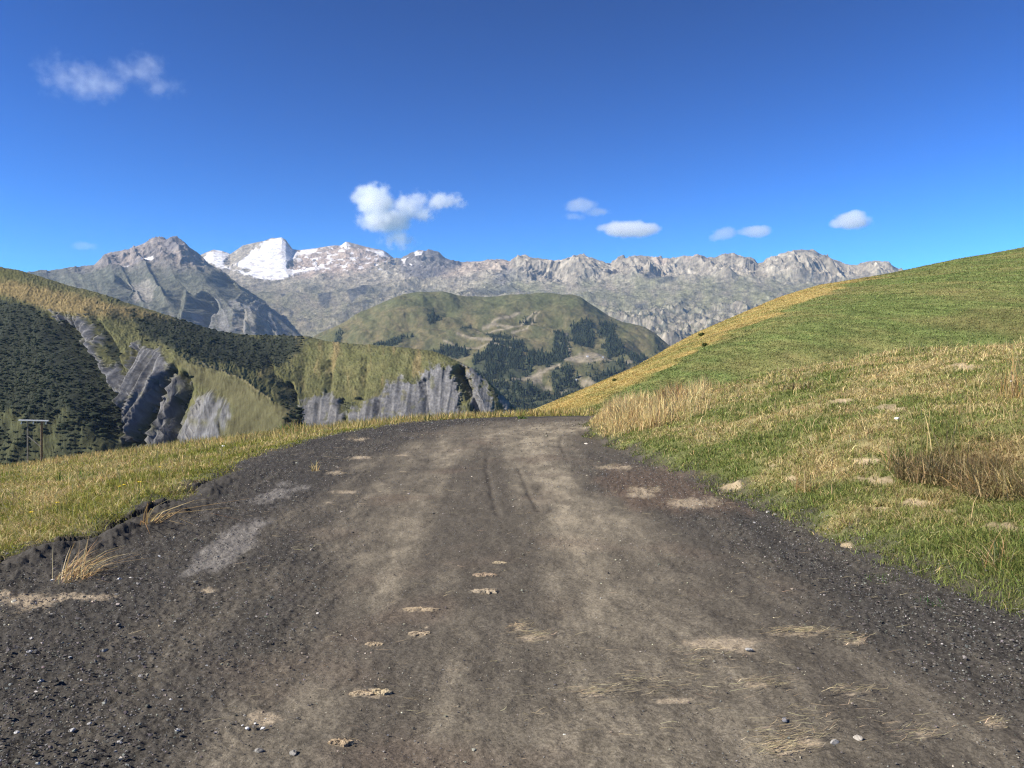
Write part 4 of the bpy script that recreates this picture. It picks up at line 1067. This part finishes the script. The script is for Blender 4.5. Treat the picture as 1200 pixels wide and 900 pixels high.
# yellow meadow flowers
def flower(loc, h, label, group):
    root = empty('wildflower', loc)
    bm = bmesh.new(); bmesh.ops.create_cone(bm, segments=5, radius1=0.004, radius2=0.003, depth=h, matrix=Matrix.Translation((0, 0, h / 2)), cap_ends=True)
    me = bpy.data.meshes.new('stem'); bm.to_mesh(me); bm.free(); me.materials.append(MF_stem)
    s_ = bpy.data.objects.new('stem', me); link(s_); s_.parent = root
    bm = bmesh.new()
    for i in range(9):
        a = i * 2 * math.pi / 9; c, s = math.cos(a), math.sin(a)
        r = 0.028
        vs = [bm.verts.new(p) for p in ((0.004 * c, 0.004 * s, h), (r * .7 * math.cos(a - .25), r * .7 * math.sin(a - .25), h + 0.006), (r * c, r * s, h + 0.010), (r * .7 * math.cos(a + .25), r * .7 * math.sin(a + .25), h + 0.006))]
        bm.faces.new(vs)
    bmesh.ops.create_icosphere(bm, subdivisions=1, radius=0.009, matrix=Matrix.Translation((0, 0, h + 0.004)))
    me = bpy.data.meshes.new('flower_head'); bm.to_mesh(me); bm.free(); me.materials.append(MF_yel)
    f_ = bpy.data.objects.new('flower_head', me); link(f_); f_.parent = root
    return tag(root, label, 'flower', group)
MF_stem = flat_mat('flower_stem', (0.10, 0.15, 0.04)); MF_yel = flat_mat('flower_yellow', (0.75, 0.55, 0.04))
for (u, v) in [(187, 562), (145, 584), (163, 585), (67, 607), (36, 619), (140, 588)]:
    flower(at(u, v), 0.16 + 0.06 * random.random(), 'small yellow flower in the meadow grass by the road', 'yellow flowers in the meadow')

# stones
def stone(u, v, size, rgb, label, group=None, flat=0.5, name='stone', seed=0):
    size *= 0.68
    r = random.Random(seed * 7 + int(u)); bm = bmesh.new()
    bmesh.ops.create_icosphere(bm, subdivisions=3, radius=1)
    sx, sy = r.uniform(0.8, 1.3), r.uniform(0.7, 1.0)
    cuts = [(Vector((r.uniform(-1, 1), r.uniform(-1, 1), r.uniform(-.4, 1))).normalized(), r.uniform(0.55, 0.85)) for _ in range(9)]
    for vv in bm.verts:
        for nrm, d in cuts:
            q = vv.co.dot(nrm)
            if q > d: vv.co -= nrm * (q - d) * 0.9
        vv.co *= 1 + 0.05 * math.sin(vv.co.x * 9 + vv.co.y * 7 + seed)
        vv.co = Vector((vv.co.x * sx * size, vv.co.y * sy * size, vv.co.z * flat * size))
    me = bpy.data.meshes.new(name); bm.to_mesh(me); bm.free(); me.polygons.foreach_set('use_smooth', [False] * len(me.polygons))
    me.materials.append(stone_mat(rgb))
    o = bpy.data.objects.new(name, me); link(o)
    p = at(u, v); o.location = (p[0], p[1], p[2] + size * flat * 0.35 + 0.005)
    o.rotation_euler = (r.uniform(-.2, .2), r.uniform(-.2, .2), r.uniform(0, 6))
    return tag(o, label, name.replace('_', ' '), group)
_sm = {}
def stone_mat(rgb):
    if rgb not in _sm: _sm[rgb] = flat_mat('stone_%d' % len(_sm), rgb, 0.85, 0.3, 60, 0.3)
    return _sm[rgb]
PALE = (0.46, 0.43, 0.38); WHITE = (0.66, 0.63, 0.57); GREY = (0.20, 0.185, 0.16); TAN = (0.29, 0.225, 0.145)
stone(1052, 492, 0.07, WHITE, 'white stone lying in the grass high on the bank')
stone(1186, 448, 0.06, WHITE, 'small white stone near the rim of the bank')
stone(900, 601, 0.035, WHITE, 'white stone where the green verge meets the gravel')
stone(908, 604, 0.025, PALE, 'smaller pale stone touching the white one on the verge edge')
stone(884, 613, 0.02, WHITE, 'single bright white pebble on the dark gravel below the verge')
stone(967, 656, 0.022, (0.6, 0.45, 0.42), 'pinkish white stone on the dark gravel beside the bank')
stone(1167, 733, 0.028, WHITE, 'upright white stone on the gravel at the bottom of the bank')
stone(262, 524, 0.09, WHITE, 'white stone at the top of the meadow near the crest', name='stone')
stone(687, 521, 0.06, (0.6, 0.5, 0.4), 'cream stone under the tall golden grass at the bend')
stone(140, 680, 0.03, WHITE, 'flat white stone beside the uprooted straw tuft')
stone(154, 679, 0.028, PALE, 'pale stone with rusty soil next to the flat white stone')
stone(62, 681, 0.024, WHITE, 'white pebble at the foot of the uprooted straw tuft')
stone(131, 643, 0.022, WHITE, 'white pebble on the crest of the dark berm')
stone(16, 707, 0.035, (0.6, 0.55, 0.42), 'yellowish round stone in the tan dug soil')
stone(37, 750, 0.025, PALE, 'lonely pale stone below the tan dug soil')
stone(682, 697, 0.013, WHITE, 'bright white pebble alone on the middle of the road')
stone(704, 702, 0.009, WHITE, 'tiny white pebble next to the bright one mid road')
stone(344, 885, 0.035, GREY, 'flat grey slate chip near the bottom of the road')
stone(303, 883, 0.03, GREY, 'broad grey slate chip left of the tan soil patch')
stone(123, 764, 0.03, (0.36, 0.36, 0.35), 'pale slate chip standing out of the black gravel')
stone(372, 721, 0.022, PALE, 'pale chip where the gravel shoulder meets the packed track')
stone(1005, 867, 0.03, (0.36, 0.32, 0.26), 'flat pale stone among the straw at the bottom of the road')
stone(978, 872, 0.03, (0.30, 0.28, 0.25), 'brownish flat stone beside the flat pale one')
stone(920, 847, 0.024, (0.17, 0.175, 0.19), 'bluish slate chip set in the road')
stone(878, 763, 0.03, (0.3, 0.29, 0.27), 'greyish flat stone below the straw heap on the road')
for i, (u, v) in enumerate([(105, 850), (165, 795), (200, 822), (82, 772), (48, 800), (60, 722), (95, 733), (35, 765), (140, 872), (210, 767), (250, 812), (20, 860), (180, 700), (205, 730), (85, 858), (208, 858)]):
    stone(u, v, 0.014 + 0.01 * ((i * 37) % 10) / 10, (0.40, 0.39, 0.37), 'small pale chip scattered in the black gravel shoulder', 'pale chips in the black gravel shoulder', seed=i)
for i, (u, v) in enumerate([(284, 852), (290, 855), (299, 850), (308, 856)]):
    stone(u, v, 0.011 + 0.004 * (i % 2), (0.62, 0.60, 0.56), 'bright white chip at the foot of the tan soil patch', 'white chips by the tan soil patch', seed=i + 50, flat=0.4)

# flat clods of dried mud
def clod(u, v, lx, ly, label, rgb=TAN, seed=0):
    r = random.Random(seed + 100); bm = bmesh.new()
    n = 22; ring = []; top = []; inn = []
    for i in range(n):
        a = 2 * math.pi * i / n
        k = r.uniform(0.55, 1.15)
        ring.append(bm.verts.new((lx * k * math.cos(a), ly * k * math.sin(a), -0.012)))
        top.append(bm.verts.new((lx * k * .95 * math.cos(a), ly * k * .95 * math.sin(a), 0.002 + r.uniform(0, .006))))
        inn.append(bm.verts.new((lx * k * .5 * math.cos(a), ly * k * .5 * math.sin(a), 0.007 + r.uniform(0, .006))))
    c = bm.verts.new((0, 0, 0.010))
    for i in range(n):
        j = (i + 1) % n
        bm.faces.new((ring[i], ring[j], top[j], top[i])); bm.faces.new((top[i], top[j], inn[j], inn[i])); bm.faces.new((inn[i], inn[j], c))
    bmesh.ops.triangulate(bm, faces=bm.faces[:])
    bmesh.ops.subdivide_edges(bm, edges=bm.edges[:], cuts=2, use_grid_fill=True)
    for vv in bm.verts:
        vv.co += Vector((r.uniform(-1, 1) * lx * .03, r.uniform(-1, 1) * ly * .05, r.uniform(-.003, .003)))
    me = bpy.data.meshes.new('mud_clod'); bm.to_mesh(me); bm.free(); me.materials.append(stone_mat(rgb))
    o = bpy.data.objects.new('mud_clod', me); link(o); p = at(u, v); o.location = (p[0], p[1], p[2] + 0.006)
    return tag(o, label, 'mud clod')
clod(438, 757, .055, .035, 'thick tan clod with a dark shadow edge on the track', seed=1)
clod(424, 815, .06, .035, 'ragged tan clod with a smaller crumb on the lower track', seed=2)
clod(446, 813, .05, .035, 'pale yellow clod with broken edges on the lower track', (0.36, 0.29, 0.18), seed=3)
clod(398, 873, .055, .03, 'smooth brown lens-shaped clod near the bottom of the road', (0.28, 0.21, 0.13), seed=4)
clod(494, 716, .11, .045, 'wide cracked tan clod in the middle of the track', seed=5)
clod(490, 744, .07, .04, 'flat pinkish tan clod below the wide cracked one', (0.30, 0.235, 0.155), seed=6)
clod(568, 675, .10, .05, 'cracked reddish clod higher up the middle of the track', (0.26, 0.195, 0.13), seed=7)
clod(571, 694, .10, .05, 'pale clod just below the cracked reddish one', (0.31, 0.25, 0.17), seed=8)
clod(586, 661, .06, .04, 'small cream clod above the cracked reddish one', (0.31, 0.25, 0.16), seed=9)

# bushes on the golden rim
def bush(loc, r, label):
    n = 260
    d = RNG.normal(0, 1, (n, 3)); d /= np.linalg.norm(d, axis=1, keepdims=True)
    rad = r * RNG.uniform(0.4, 1.0, n)[:, None]
    P = d * rad * np.array([1.2, 1.0, 0.8]); P[:, 2] += r * 0.6
    a = RNG.normal(0, 1, (n, 3)); a /= np.linalg.norm(a, axis=1, keepdims=True)
    b = np.cross(a, d); b /= np.linalg.norm(b, axis=1, keepdims=True) + 1e-9
    s = r * 0.22
    V = np.stack([P - a * s, P + b * s * .6, P + a * s, P - b * s * .6], 1).reshape(-1, 3)
    Q = np.arange(n * 4).reshape(-1, 4)
    c = jitcol(np.broadcast_to([0.055, 0.07, 0.025], (n, 3)).copy(), 0.3)
    root = empty('bush', Vector(loc))
    mesh_obj('foliage', V, Q=Q, mat=M_tree, col=np.repeat(c[:, None], 4, 1).reshape(-1, 3), parent=root)
    bm = bmesh.new(); bmesh.ops.create_cone(bm, segments=6, radius1=r * .09, radius2=r * .04, depth=r * 1.0, matrix=Matrix.Translation((0, 0, r * 0.4)), cap_ends=True)
    me = bpy.data.meshes.new('stem'); bm.to_mesh(me); bm.free(); me.materials.append(M_wood)
    s_ = bpy.data.objects.new('stem', me); link(s_); s_.parent = root
    return tag(root, label, 'bush')
M_wood = flat_mat('weathered_wood', (0.13, 0.095, 0.065), 0.9, 0.35, 8, 0.4)
M_pale_wood = flat_mat('pale_wood', (0.20, 0.185, 0.155), 0.85, 0.25, 8, 0.3)
bush(at(822, 394), 0.32, 'small dark bush high on the golden rim')
bush(at(826, 406), 0.22, 'tiny dark bush just below the other on the golden slope')
bush(at(720, 447), 0.18, 'dark speck of a bush low on the golden rim')

# H-frame power pole on the slope below the meadow crest
def hpole():
    Y = 72.0
    def X(u): return (u - 600) / F * Y
    def Zp(v): return CZ - (v - HZ) / F * Y
    x0, x1 = X(32.5), X(48.8)
    zb = float(ground_h(np.array([(x0 + x1) / 2]), np.array([Y]))[0])
    ztop = Zp(492.2)
    root = empty('power_pole', ((x0 + x1) / 2, Y, zb))
    def rod(name, p, q, r0, r1, mat, seg=10, parent=root):
        p, q = Vector(p), Vector(q); bm = bmesh.new()
        L = (q - p).length
        bmesh.ops.create_cone(bm, segments=seg, radius1=r0, radius2=r1, depth=L, cap_ends=True)
        M = Matrix.Translation((p + q) / 2) @ (q - p).to_track_quat('Z', 'Y').to_matrix().to_4x4()
        bm.transform(M); bm.transform(Matrix.Translation(-root.location))
        me = bpy.data.meshes.new(name); bm.to_mesh(me); bm.free(); me.materials.append(mat)
        o = bpy.data.objects.new(name, me); link(o); o.parent = parent
        return o
    g0 = float(ground_h(np.array([x0]), np.array([Y]))[0]); g1 = float(ground_h(np.array([x1]), np.array([Y]))[0])
    rod('pole', (x0, Y, g0 - 1), (x0, Y, ztop + 0.05), 0.075, 0.055, M_pale_wood)
    rod('pole', (x1, Y, g1 - 1), (x1, Y, ztop), 0.11, 0.09, M_wood)
    # crossarm: a squared beam
    bm = bmesh.new(); bmesh.ops.create_cube(bm, size=1)
    a, b = X(23.5), X(58.5)
    bmesh.ops.scale(bm, verts=bm.verts, vec=(b - a, 0.14, 0.10)); bmesh.ops.bevel(bm, geom=bm.edges[:], offset=0.012, segments=1)
    bm.transform(Matrix.Translation(Vector(((a + b) / 2, Y - 0.17, ztop - 0.02)) - root.location) @ Matrix.Rotation(math.radians(1.2), 4, 'Y'))
    me = bpy.data.meshes.new('crossarm'); bm.to_mesh(me); bm.free(); me.materials.append(M_steel)
    o = bpy.data.objects.new('crossarm', me); link(o); o.parent = root
    rod('brace', (x0, Y - 0.12, Zp(510)), (x1, Y - 0.12, Zp(523.3)), 0.045, 0.045, M_pale_wood)
    for u in (26.5, 40.5, 55.5):
        i = rod('insulator', (X(u), Y - 0.17, ztop - 0.07), (X(u), Y - 0.17, ztop - 0.36), 0.03, 0.05, M_glass, 8)
    return tag(root, 'wooden twin-leg power pole with crossarm behind the meadow crest', 'power pole')
M_steel = flat_mat('galvanised', (0.42, 0.43, 0.44), 0.5, 0.1, 10, 0.1)
M_glass = flat_mat('insulator_glass', (0.30, 0.34, 0.36), 0.25, 0.1, 10, 0.1)
hpole()

# little houses far down on the shoulder
def far_at(u, v):
    U = 600 + F * SX / SY; V = HZ - F * (SZ - CZ) / SY
    i = np.argmin((U - u) ** 2 + (V - v) ** 2 + np.where(SZ < VALLEY, 1e6, 0))
    return SX.ravel()[i], SY.ravel()[i], SZ.ravel()[i]
M_wall = flat_mat('white_wall', (0.78, 0.76, 0.72), 0.8, 0.05, 1, 0.05); M_roof = flat_mat('roof_sheet', (0.55, 0.53, 0.5), 0.6, 0.1, 1, 0.05); M_win = flat_mat('window_dark', (0.04, 0.045, 0.05), 0.2, 0.1, 1, 0)
def house(u, v, w, d, h, label):
    p = far_at(u, v); root = empty('house', (p[0], p[1], p[2] - 1.0))
    def add(name, fn, mat, parent=root):
        bm = bmesh.new(); fn(bm); me = bpy.data.meshes.new(name); bm.to_mesh(me); bm.free(); me.materials.append(mat)
        o = bpy.data.objects.new(name, me); link(o); o.parent = parent; return o
    def walls(bm):
        z0, z1, z2 = -4, h, h + w * 0.28
        pts = [(-w/2, z0), (w/2, z0), (w/2, z1), (0, z2), (-w/2, z1)]
        A = [bm.verts.new((x, -d/2, z)) for x, z in pts]; B = [bm.verts.new((x, d/2, z)) for x, z in pts]
        bm.faces.new(A); bm.faces.new(B[::-1])
        for i in range(5): bm.faces.new((A[i], B[i], B[(i+1) % 5], A[(i+1) % 5]))
    def roof(bm):
        e, t, z2 = 0.6, 0.35, h + w * 0.28
        k = 0.56
        for sg in (-1, 1):
            a = [(0, z2 + .05), (sg * (w/2 + e), h - e * k + .05), (sg * (w/2 + e), h - e * k + t + .05), (0, z2 + t + .05)]
            A = [bm.verts.new((x, -d/2 - e, z)) for x, z in a]; B = [bm.verts.new((x, d/2 + e, z)) for x, z in a]
            bm.faces.new(A); bm.faces.new(B[::-1])
            for i in range(4): bm.faces.new((A[i], B[i], B[(i+1) % 4], A[(i+1) % 4]))
        bmesh.ops.recalc_face_normals(bm, faces=bm.faces)
    add('wall', walls, M_wall); add('roof', roof, M_roof)
    for x in (-w * .25, w * .25):
        def win(bm, x=x):
            bmesh.ops.create_cube(bm, size=1); bmesh.ops.scale(bm, verts=bm.verts, vec=(w * .16, .3, h * .3)); bmesh.ops.translate(bm, verts=bm.verts, vec=(x, -d/2 - .05, h * .55))
        add('window', win, M_win)
    tag(root, label, 'house')
house(688.5, 418.5, 9, 10, 7, 'white house on the bare terrace, the one toward the woods')
house(706.5, 419.5, 8, 9, 7, 'white house at the far end of the bare terrace')
house(675, 447, 9, 9, 10, 'white house down among the dark woods below the terrace')

# ------------------------------------------------------------------ clouds
def cloud(name, Yd, lobes, density, seed, label, amp=0.6, fscale=0.06, soft=0.35):
    """lobes: (u, v, ru, rv, strength); a real vapour volume some kilometres off, one unit of object space = one 1200-wide pixel there"""
    k = Yd / F
    cu = sum(l[0] for l in lobes) / len(lobes); cv = sum(l[1] for l in lobes) / len(lobes)
    bm = bmesh.new()
    for (u, v, ru, rv, st) in lobes:
        M = Matrix.Translation((u - cu, 0, -(v - cv))) @ Matrix.Diagonal((ru * 1.3, (ru + rv) * 0.62, rv * 1.3, 1))
        bmesh.ops.create_icosphere(bm, subdivisions=2, radius=1, matrix=M)
    pts = [v.co.copy() for v in bm.verts]; bm.free(); bm = bmesh.new()
    for p in pts: bm.verts.new(p)
    r = bmesh.ops.convex_hull(bm, input=bm.verts[:])
    bmesh.ops.delete(bm, geom=[v for v in bm.verts if not v.link_faces], context='VERTS')
    bmesh.ops.recalc_face_normals(bm, faces=bm.faces)
    me = bpy.data.meshes.new(name); bm.to_mesh(me); bm.free()
    m, N, L = new_mat('cloud_vapour_%d' % seed)
    out = N.new('ShaderNodeOutputMaterial'); pv = N.new('ShaderNodeVolumePrincipled')
    pv.inputs['Color'].default_value = (1, 1, 1, 1); pv.inputs['Anisotropy'].default_value = 0.35
    tc = N.new('ShaderNodeTexCoord')
    nz = N.new('ShaderNodeTexNoise'); nz.inputs['Scale'].default_value = fscale; nz.inputs['Detail'].default_value = 6; nz.inputs['Roughness'].default_value = 0.6
    off = N.new('ShaderNodeVectorMath'); off.operation = 'ADD'; off.inputs[1].default_value = (seed * 31.7, seed * 11.3, seed * 5.1)
    L.new(tc.outputs['Object'], off.inputs[0]); L.new(off.outputs[0], nz.inputs['Vector'])
    acc = None
    for (u, v, ru, rv, st) in lobes:
        s1 = N.new('ShaderNodeVectorMath'); s1.operation = 'SUBTRACT'; s1.inputs[1].default_value = (u - cu, 0, -(v - cv)); L.new(tc.outputs['Object'], s1.inputs[0])
        s2 = N.new('ShaderNodeVectorMath'); s2.operation = 'DIVIDE'; s2.inputs[1].default_value = (ru, (ru + rv) * 0.5, rv); L.new(s1.outputs[0], s2.inputs[0])
        ln = N.new('ShaderNodeVectorMath'); ln.operation = 'LENGTH'; L.new(s2.outputs[0], ln.inputs[0])
        iv = N.new('ShaderNodeMath'); iv.operation = 'SUBTRACT'; iv.inputs[0].default_value = 1.0; L.new(ln.outputs['Value'], iv.inputs[1])
        ms = N.new('ShaderNodeMath'); ms.operation = 'MULTIPLY'; ms.inputs[1].default_value = st; L.new(iv.outputs[0], ms.inputs[0])
        if acc is None: acc = ms
        else:
            mx = N.new('ShaderNodeMath'); mx.operation = 'SMOOTH_MAX'; mx.inputs[2].default_value = 0.15; L.new(acc.outputs[0], mx.inputs[0]); L.new(ms.outputs[0], mx.inputs[1]); acc = mx
    nn = N.new('ShaderNodeMath'); nn.operation = 'MULTIPLY_ADD'; nn.inputs[1].default_value = 2 * amp; nn.inputs[2].default_value = -amp * 1.0
    L.new(nz.outputs['Fac'], nn.inputs[0])
    ad = N.new('ShaderNodeMath'); ad.operation = 'ADD'; L.new(acc.outputs[0], ad.inputs[0]); L.new(nn.outputs[0], ad.inputs[1])
    mr = N.new('ShaderNodeMapRange'); mr.interpolation_type = 'SMOOTHSTEP'
    mr.inputs['From Min'].default_value = 0.0; mr.inputs['From Max'].default_value = soft; mr.inputs['To Min'].default_value = 0; mr.inputs['To Max'].default_value = density
    L.new(ad.outputs[0], mr.inputs['Value']); L.new(mr.outputs['Result'], pv.inputs['Density']); L.new(pv.outputs['Volume'], out.inputs['Volume'])
    me.materials.append(m)
    o = bpy.data.objects.new(name, me); link(o)
    o.location = ((cu - 600) / F * Yd, Yd, CZ - (cv - HZ) / F * Yd); o.scale = (k, k, k)
    tag(o, label, 'cloud')
    return o

cloud('cloud', 18000, [(440, 236, 26, 22, 1), (452, 258, 34, 17, 1), (430, 226, 16, 12, 1), (482, 244, 30, 17, .52), (516, 236, 30, 11, .46), (466, 281, 22, 13, .46), (420, 232, 12, 10, .8)], 0.0060, 1, 'large bright puffy cloud with a dim tail above the glacier', amp=.72, fscale=.075, soft=.5)
cloud('cloud', 18500, [(738, 269, 40, 10.5, 1), (712, 267, 16, 6, .8)], 0.0042, 2, 'long lens-shaped white cloud above the grey crags', amp=.5)
cloud('cloud', 19000, [(680, 241, 22, 10, .9), (672, 254, 14, 6, .6), (700, 248, 18, 6, .5)], 0.0016, 3, 'faint torn cloud above the lens-shaped one', amp=.6)
cloud('cloud', 18500, [(850, 274, 17, 9, .9), (838, 278, 9, 5, .7)], 0.0022, 4, 'small hazy cloud, dimmer of the close pair', amp=.6)
cloud('cloud', 18500, [(887, 271, 20, 8, 1), (872, 273, 10, 5, .6)], 0.0032, 5, 'small oval cloud, brighter of the close pair', amp=.5)
cloud('cloud', 18000, [(998, 259, 24, 11, 1), (1004, 254, 14, 9, 1), (982, 262, 12, 7, .9)], 0.0050, 6, 'compact white cloud alone near the mown hillside', amp=.5)
cloud('cloud', 9500, [(105, 97, 42, 24, .9), (70, 88, 28, 28, .55), (128, 100, 26, 16, .9), (172, 82, 26, 24, .75), (192, 103, 28, 13, .7), (148, 86, 30, 18, .6)], 0.0011, 7, 'thin ragged wisp of cloud high in the blue sky', amp=1.0, fscale=0.07, soft=.9)
cloud('cloud', 18500, [(98, 288, 16, 6, .8)], 0.0007, 8, 'pale pinkish wisp low in the sky beside the sharp peak', amp=.7)

# ------------------------------------------------------------------ haze
def haze():
    bm = bmesh.new(); bmesh.ops.create_cube(bm, size=1)
    x0, x1, y0, y1, z0, z1 = -14000, 14000, -1200, 16000, VALLEY - 40, 2000
    bmesh.ops.scale(bm, verts=bm.verts, vec=(x1 - x0, y1 - y0, z1 - z0)); bmesh.ops.translate(bm, verts=bm.verts, vec=((x0 + x1) / 2, (y0 + y1) / 2, (z0 + z1) / 2))
    me = bpy.data.meshes.new('haze'); bm.to_mesh(me); bm.free()
    m, N, L = new_mat('haze_air'); out = N.new('ShaderNodeOutputMaterial'); pv = N.new('ShaderNodeVolumePrincipled')
    pv.inputs['Color'].default_value = (0.46, 0.66, 1.0, 1); pv.inputs['Density'].default_value = HAZE; pv.inputs['Anisotropy'].default_value = 0.0
    L.new(pv.outputs['Volume'], out.inputs['Volume']); me.materials.append(m)
    o = bpy.data.objects.new('haze', me); link(o)
    return tag(o, 'thin blue mountain haze in the air', 'haze', kind='stuff')
HAZE = 1.9e-5
haze()

# ------------------------------------------------------------------ light, sky, camera
EXPO = 1.05
SUN_EL, SUN_AZ = math.radians(37), math.radians(-108)       # azimuth from +Y, clockwise
sd = Vector((math.sin(SUN_AZ) * math.cos(SUN_EL), math.cos(SUN_AZ) * math.cos(SUN_EL), math.sin(SUN_EL)))
li = bpy.data.lights.new('sun', 'SUN'); li.energy = 4.6; li.angle = math.radians(0.53); li.color = (1.0, 0.945, 0.86)
lo = bpy.data.objects.new('sun', li); link(lo); lo.rotation_euler = sd.to_track_quat('Z', 'Y').to_euler(); lo.location = (-40, -20, 60)

w = bpy.data.worlds.new('World'); scene.world = w; w.use_nodes = True
N, L = w.node_tree.nodes, w.node_tree.links; N.clear()
wo = N.new('ShaderNodeOutputWorld'); bg = N.new('ShaderNodeBackground'); bg.inputs['Strength'].default_value = 0.10
sk = N.new('ShaderNodeTexSky'); sk.sky_type = 'NISHITA'; sk.sun_disc = False
sk.sun_elevation = SUN_EL; sk.sun_rotation = SUN_AZ; sk.altitude = 2000; sk.air_density = 1.0; sk.dust_density = 0.0; sk.ozone_density = 5.0
gm = N.new('ShaderNodeGamma'); gm.inputs['Gamma'].default_value = 2.0; L.new(sk.outputs['Color'], gm.inputs['Color'])
tn = N.new('ShaderNodeVectorMath'); tn.operation = 'MULTIPLY'; k_ = 0.372 / 2 ** EXPO
tn.inputs[1].default_value = (0.43 * k_, 0.83 * k_, 0.89 * k_); L.new(gm.outputs['Color'], tn.inputs[0])
L.new(tn.outputs['Vector'], bg.inputs['Color']); L.new(bg.outputs['Background'], wo.inputs['Surface'])

cam = bpy.data.cameras.new('camera'); cam.sensor_width = 36; cam.lens = 36 * F / 1200
cam.shift_y = -(450 - HZ) / 1200; cam.clip_start = 0.1; cam.clip_end = 60000
co = bpy.data.objects.new('camera', cam); link(co); co.location = (0, 0, CZ); co.rotation_euler = (math.radians(90), 0, 0)
scene.camera = co

scene.view_settings.view_transform = 'Standard'; scene.view_settings.look = 'None'
scene.view_settings.exposure = EXPO; scene.view_settings.gamma = 1.0; scene.view_settings.use_curve_mapping = False
cy = scene.cycles
cy.max_bounces = 6; cy.diffuse_bounces = 2; cy.glossy_bounces = 1; cy.transmission_bounces = 2; cy.transparent_max_bounces = 8; cy.volume_bounces = 6
cy.use_adaptive_sampling = True; cy.adaptive_threshold = 0.012
cy.use_denoising = True
try:
    cy.denoiser = 'OPENIMAGEDENOISE'; cy.denoising_input_passes = 'RGB_ALBEDO_NORMAL'; cy.denoising_prefilter = 'NONE'; cy.denoising_quality = 'HIGH'
except Exception:
    pass
cy.sample_clamp_indirect = 8; cy.pixel_filter_type = 'BLACKMAN_HARRIS'; cy.filter_width = 1.25
scene.render.film_transparent = False
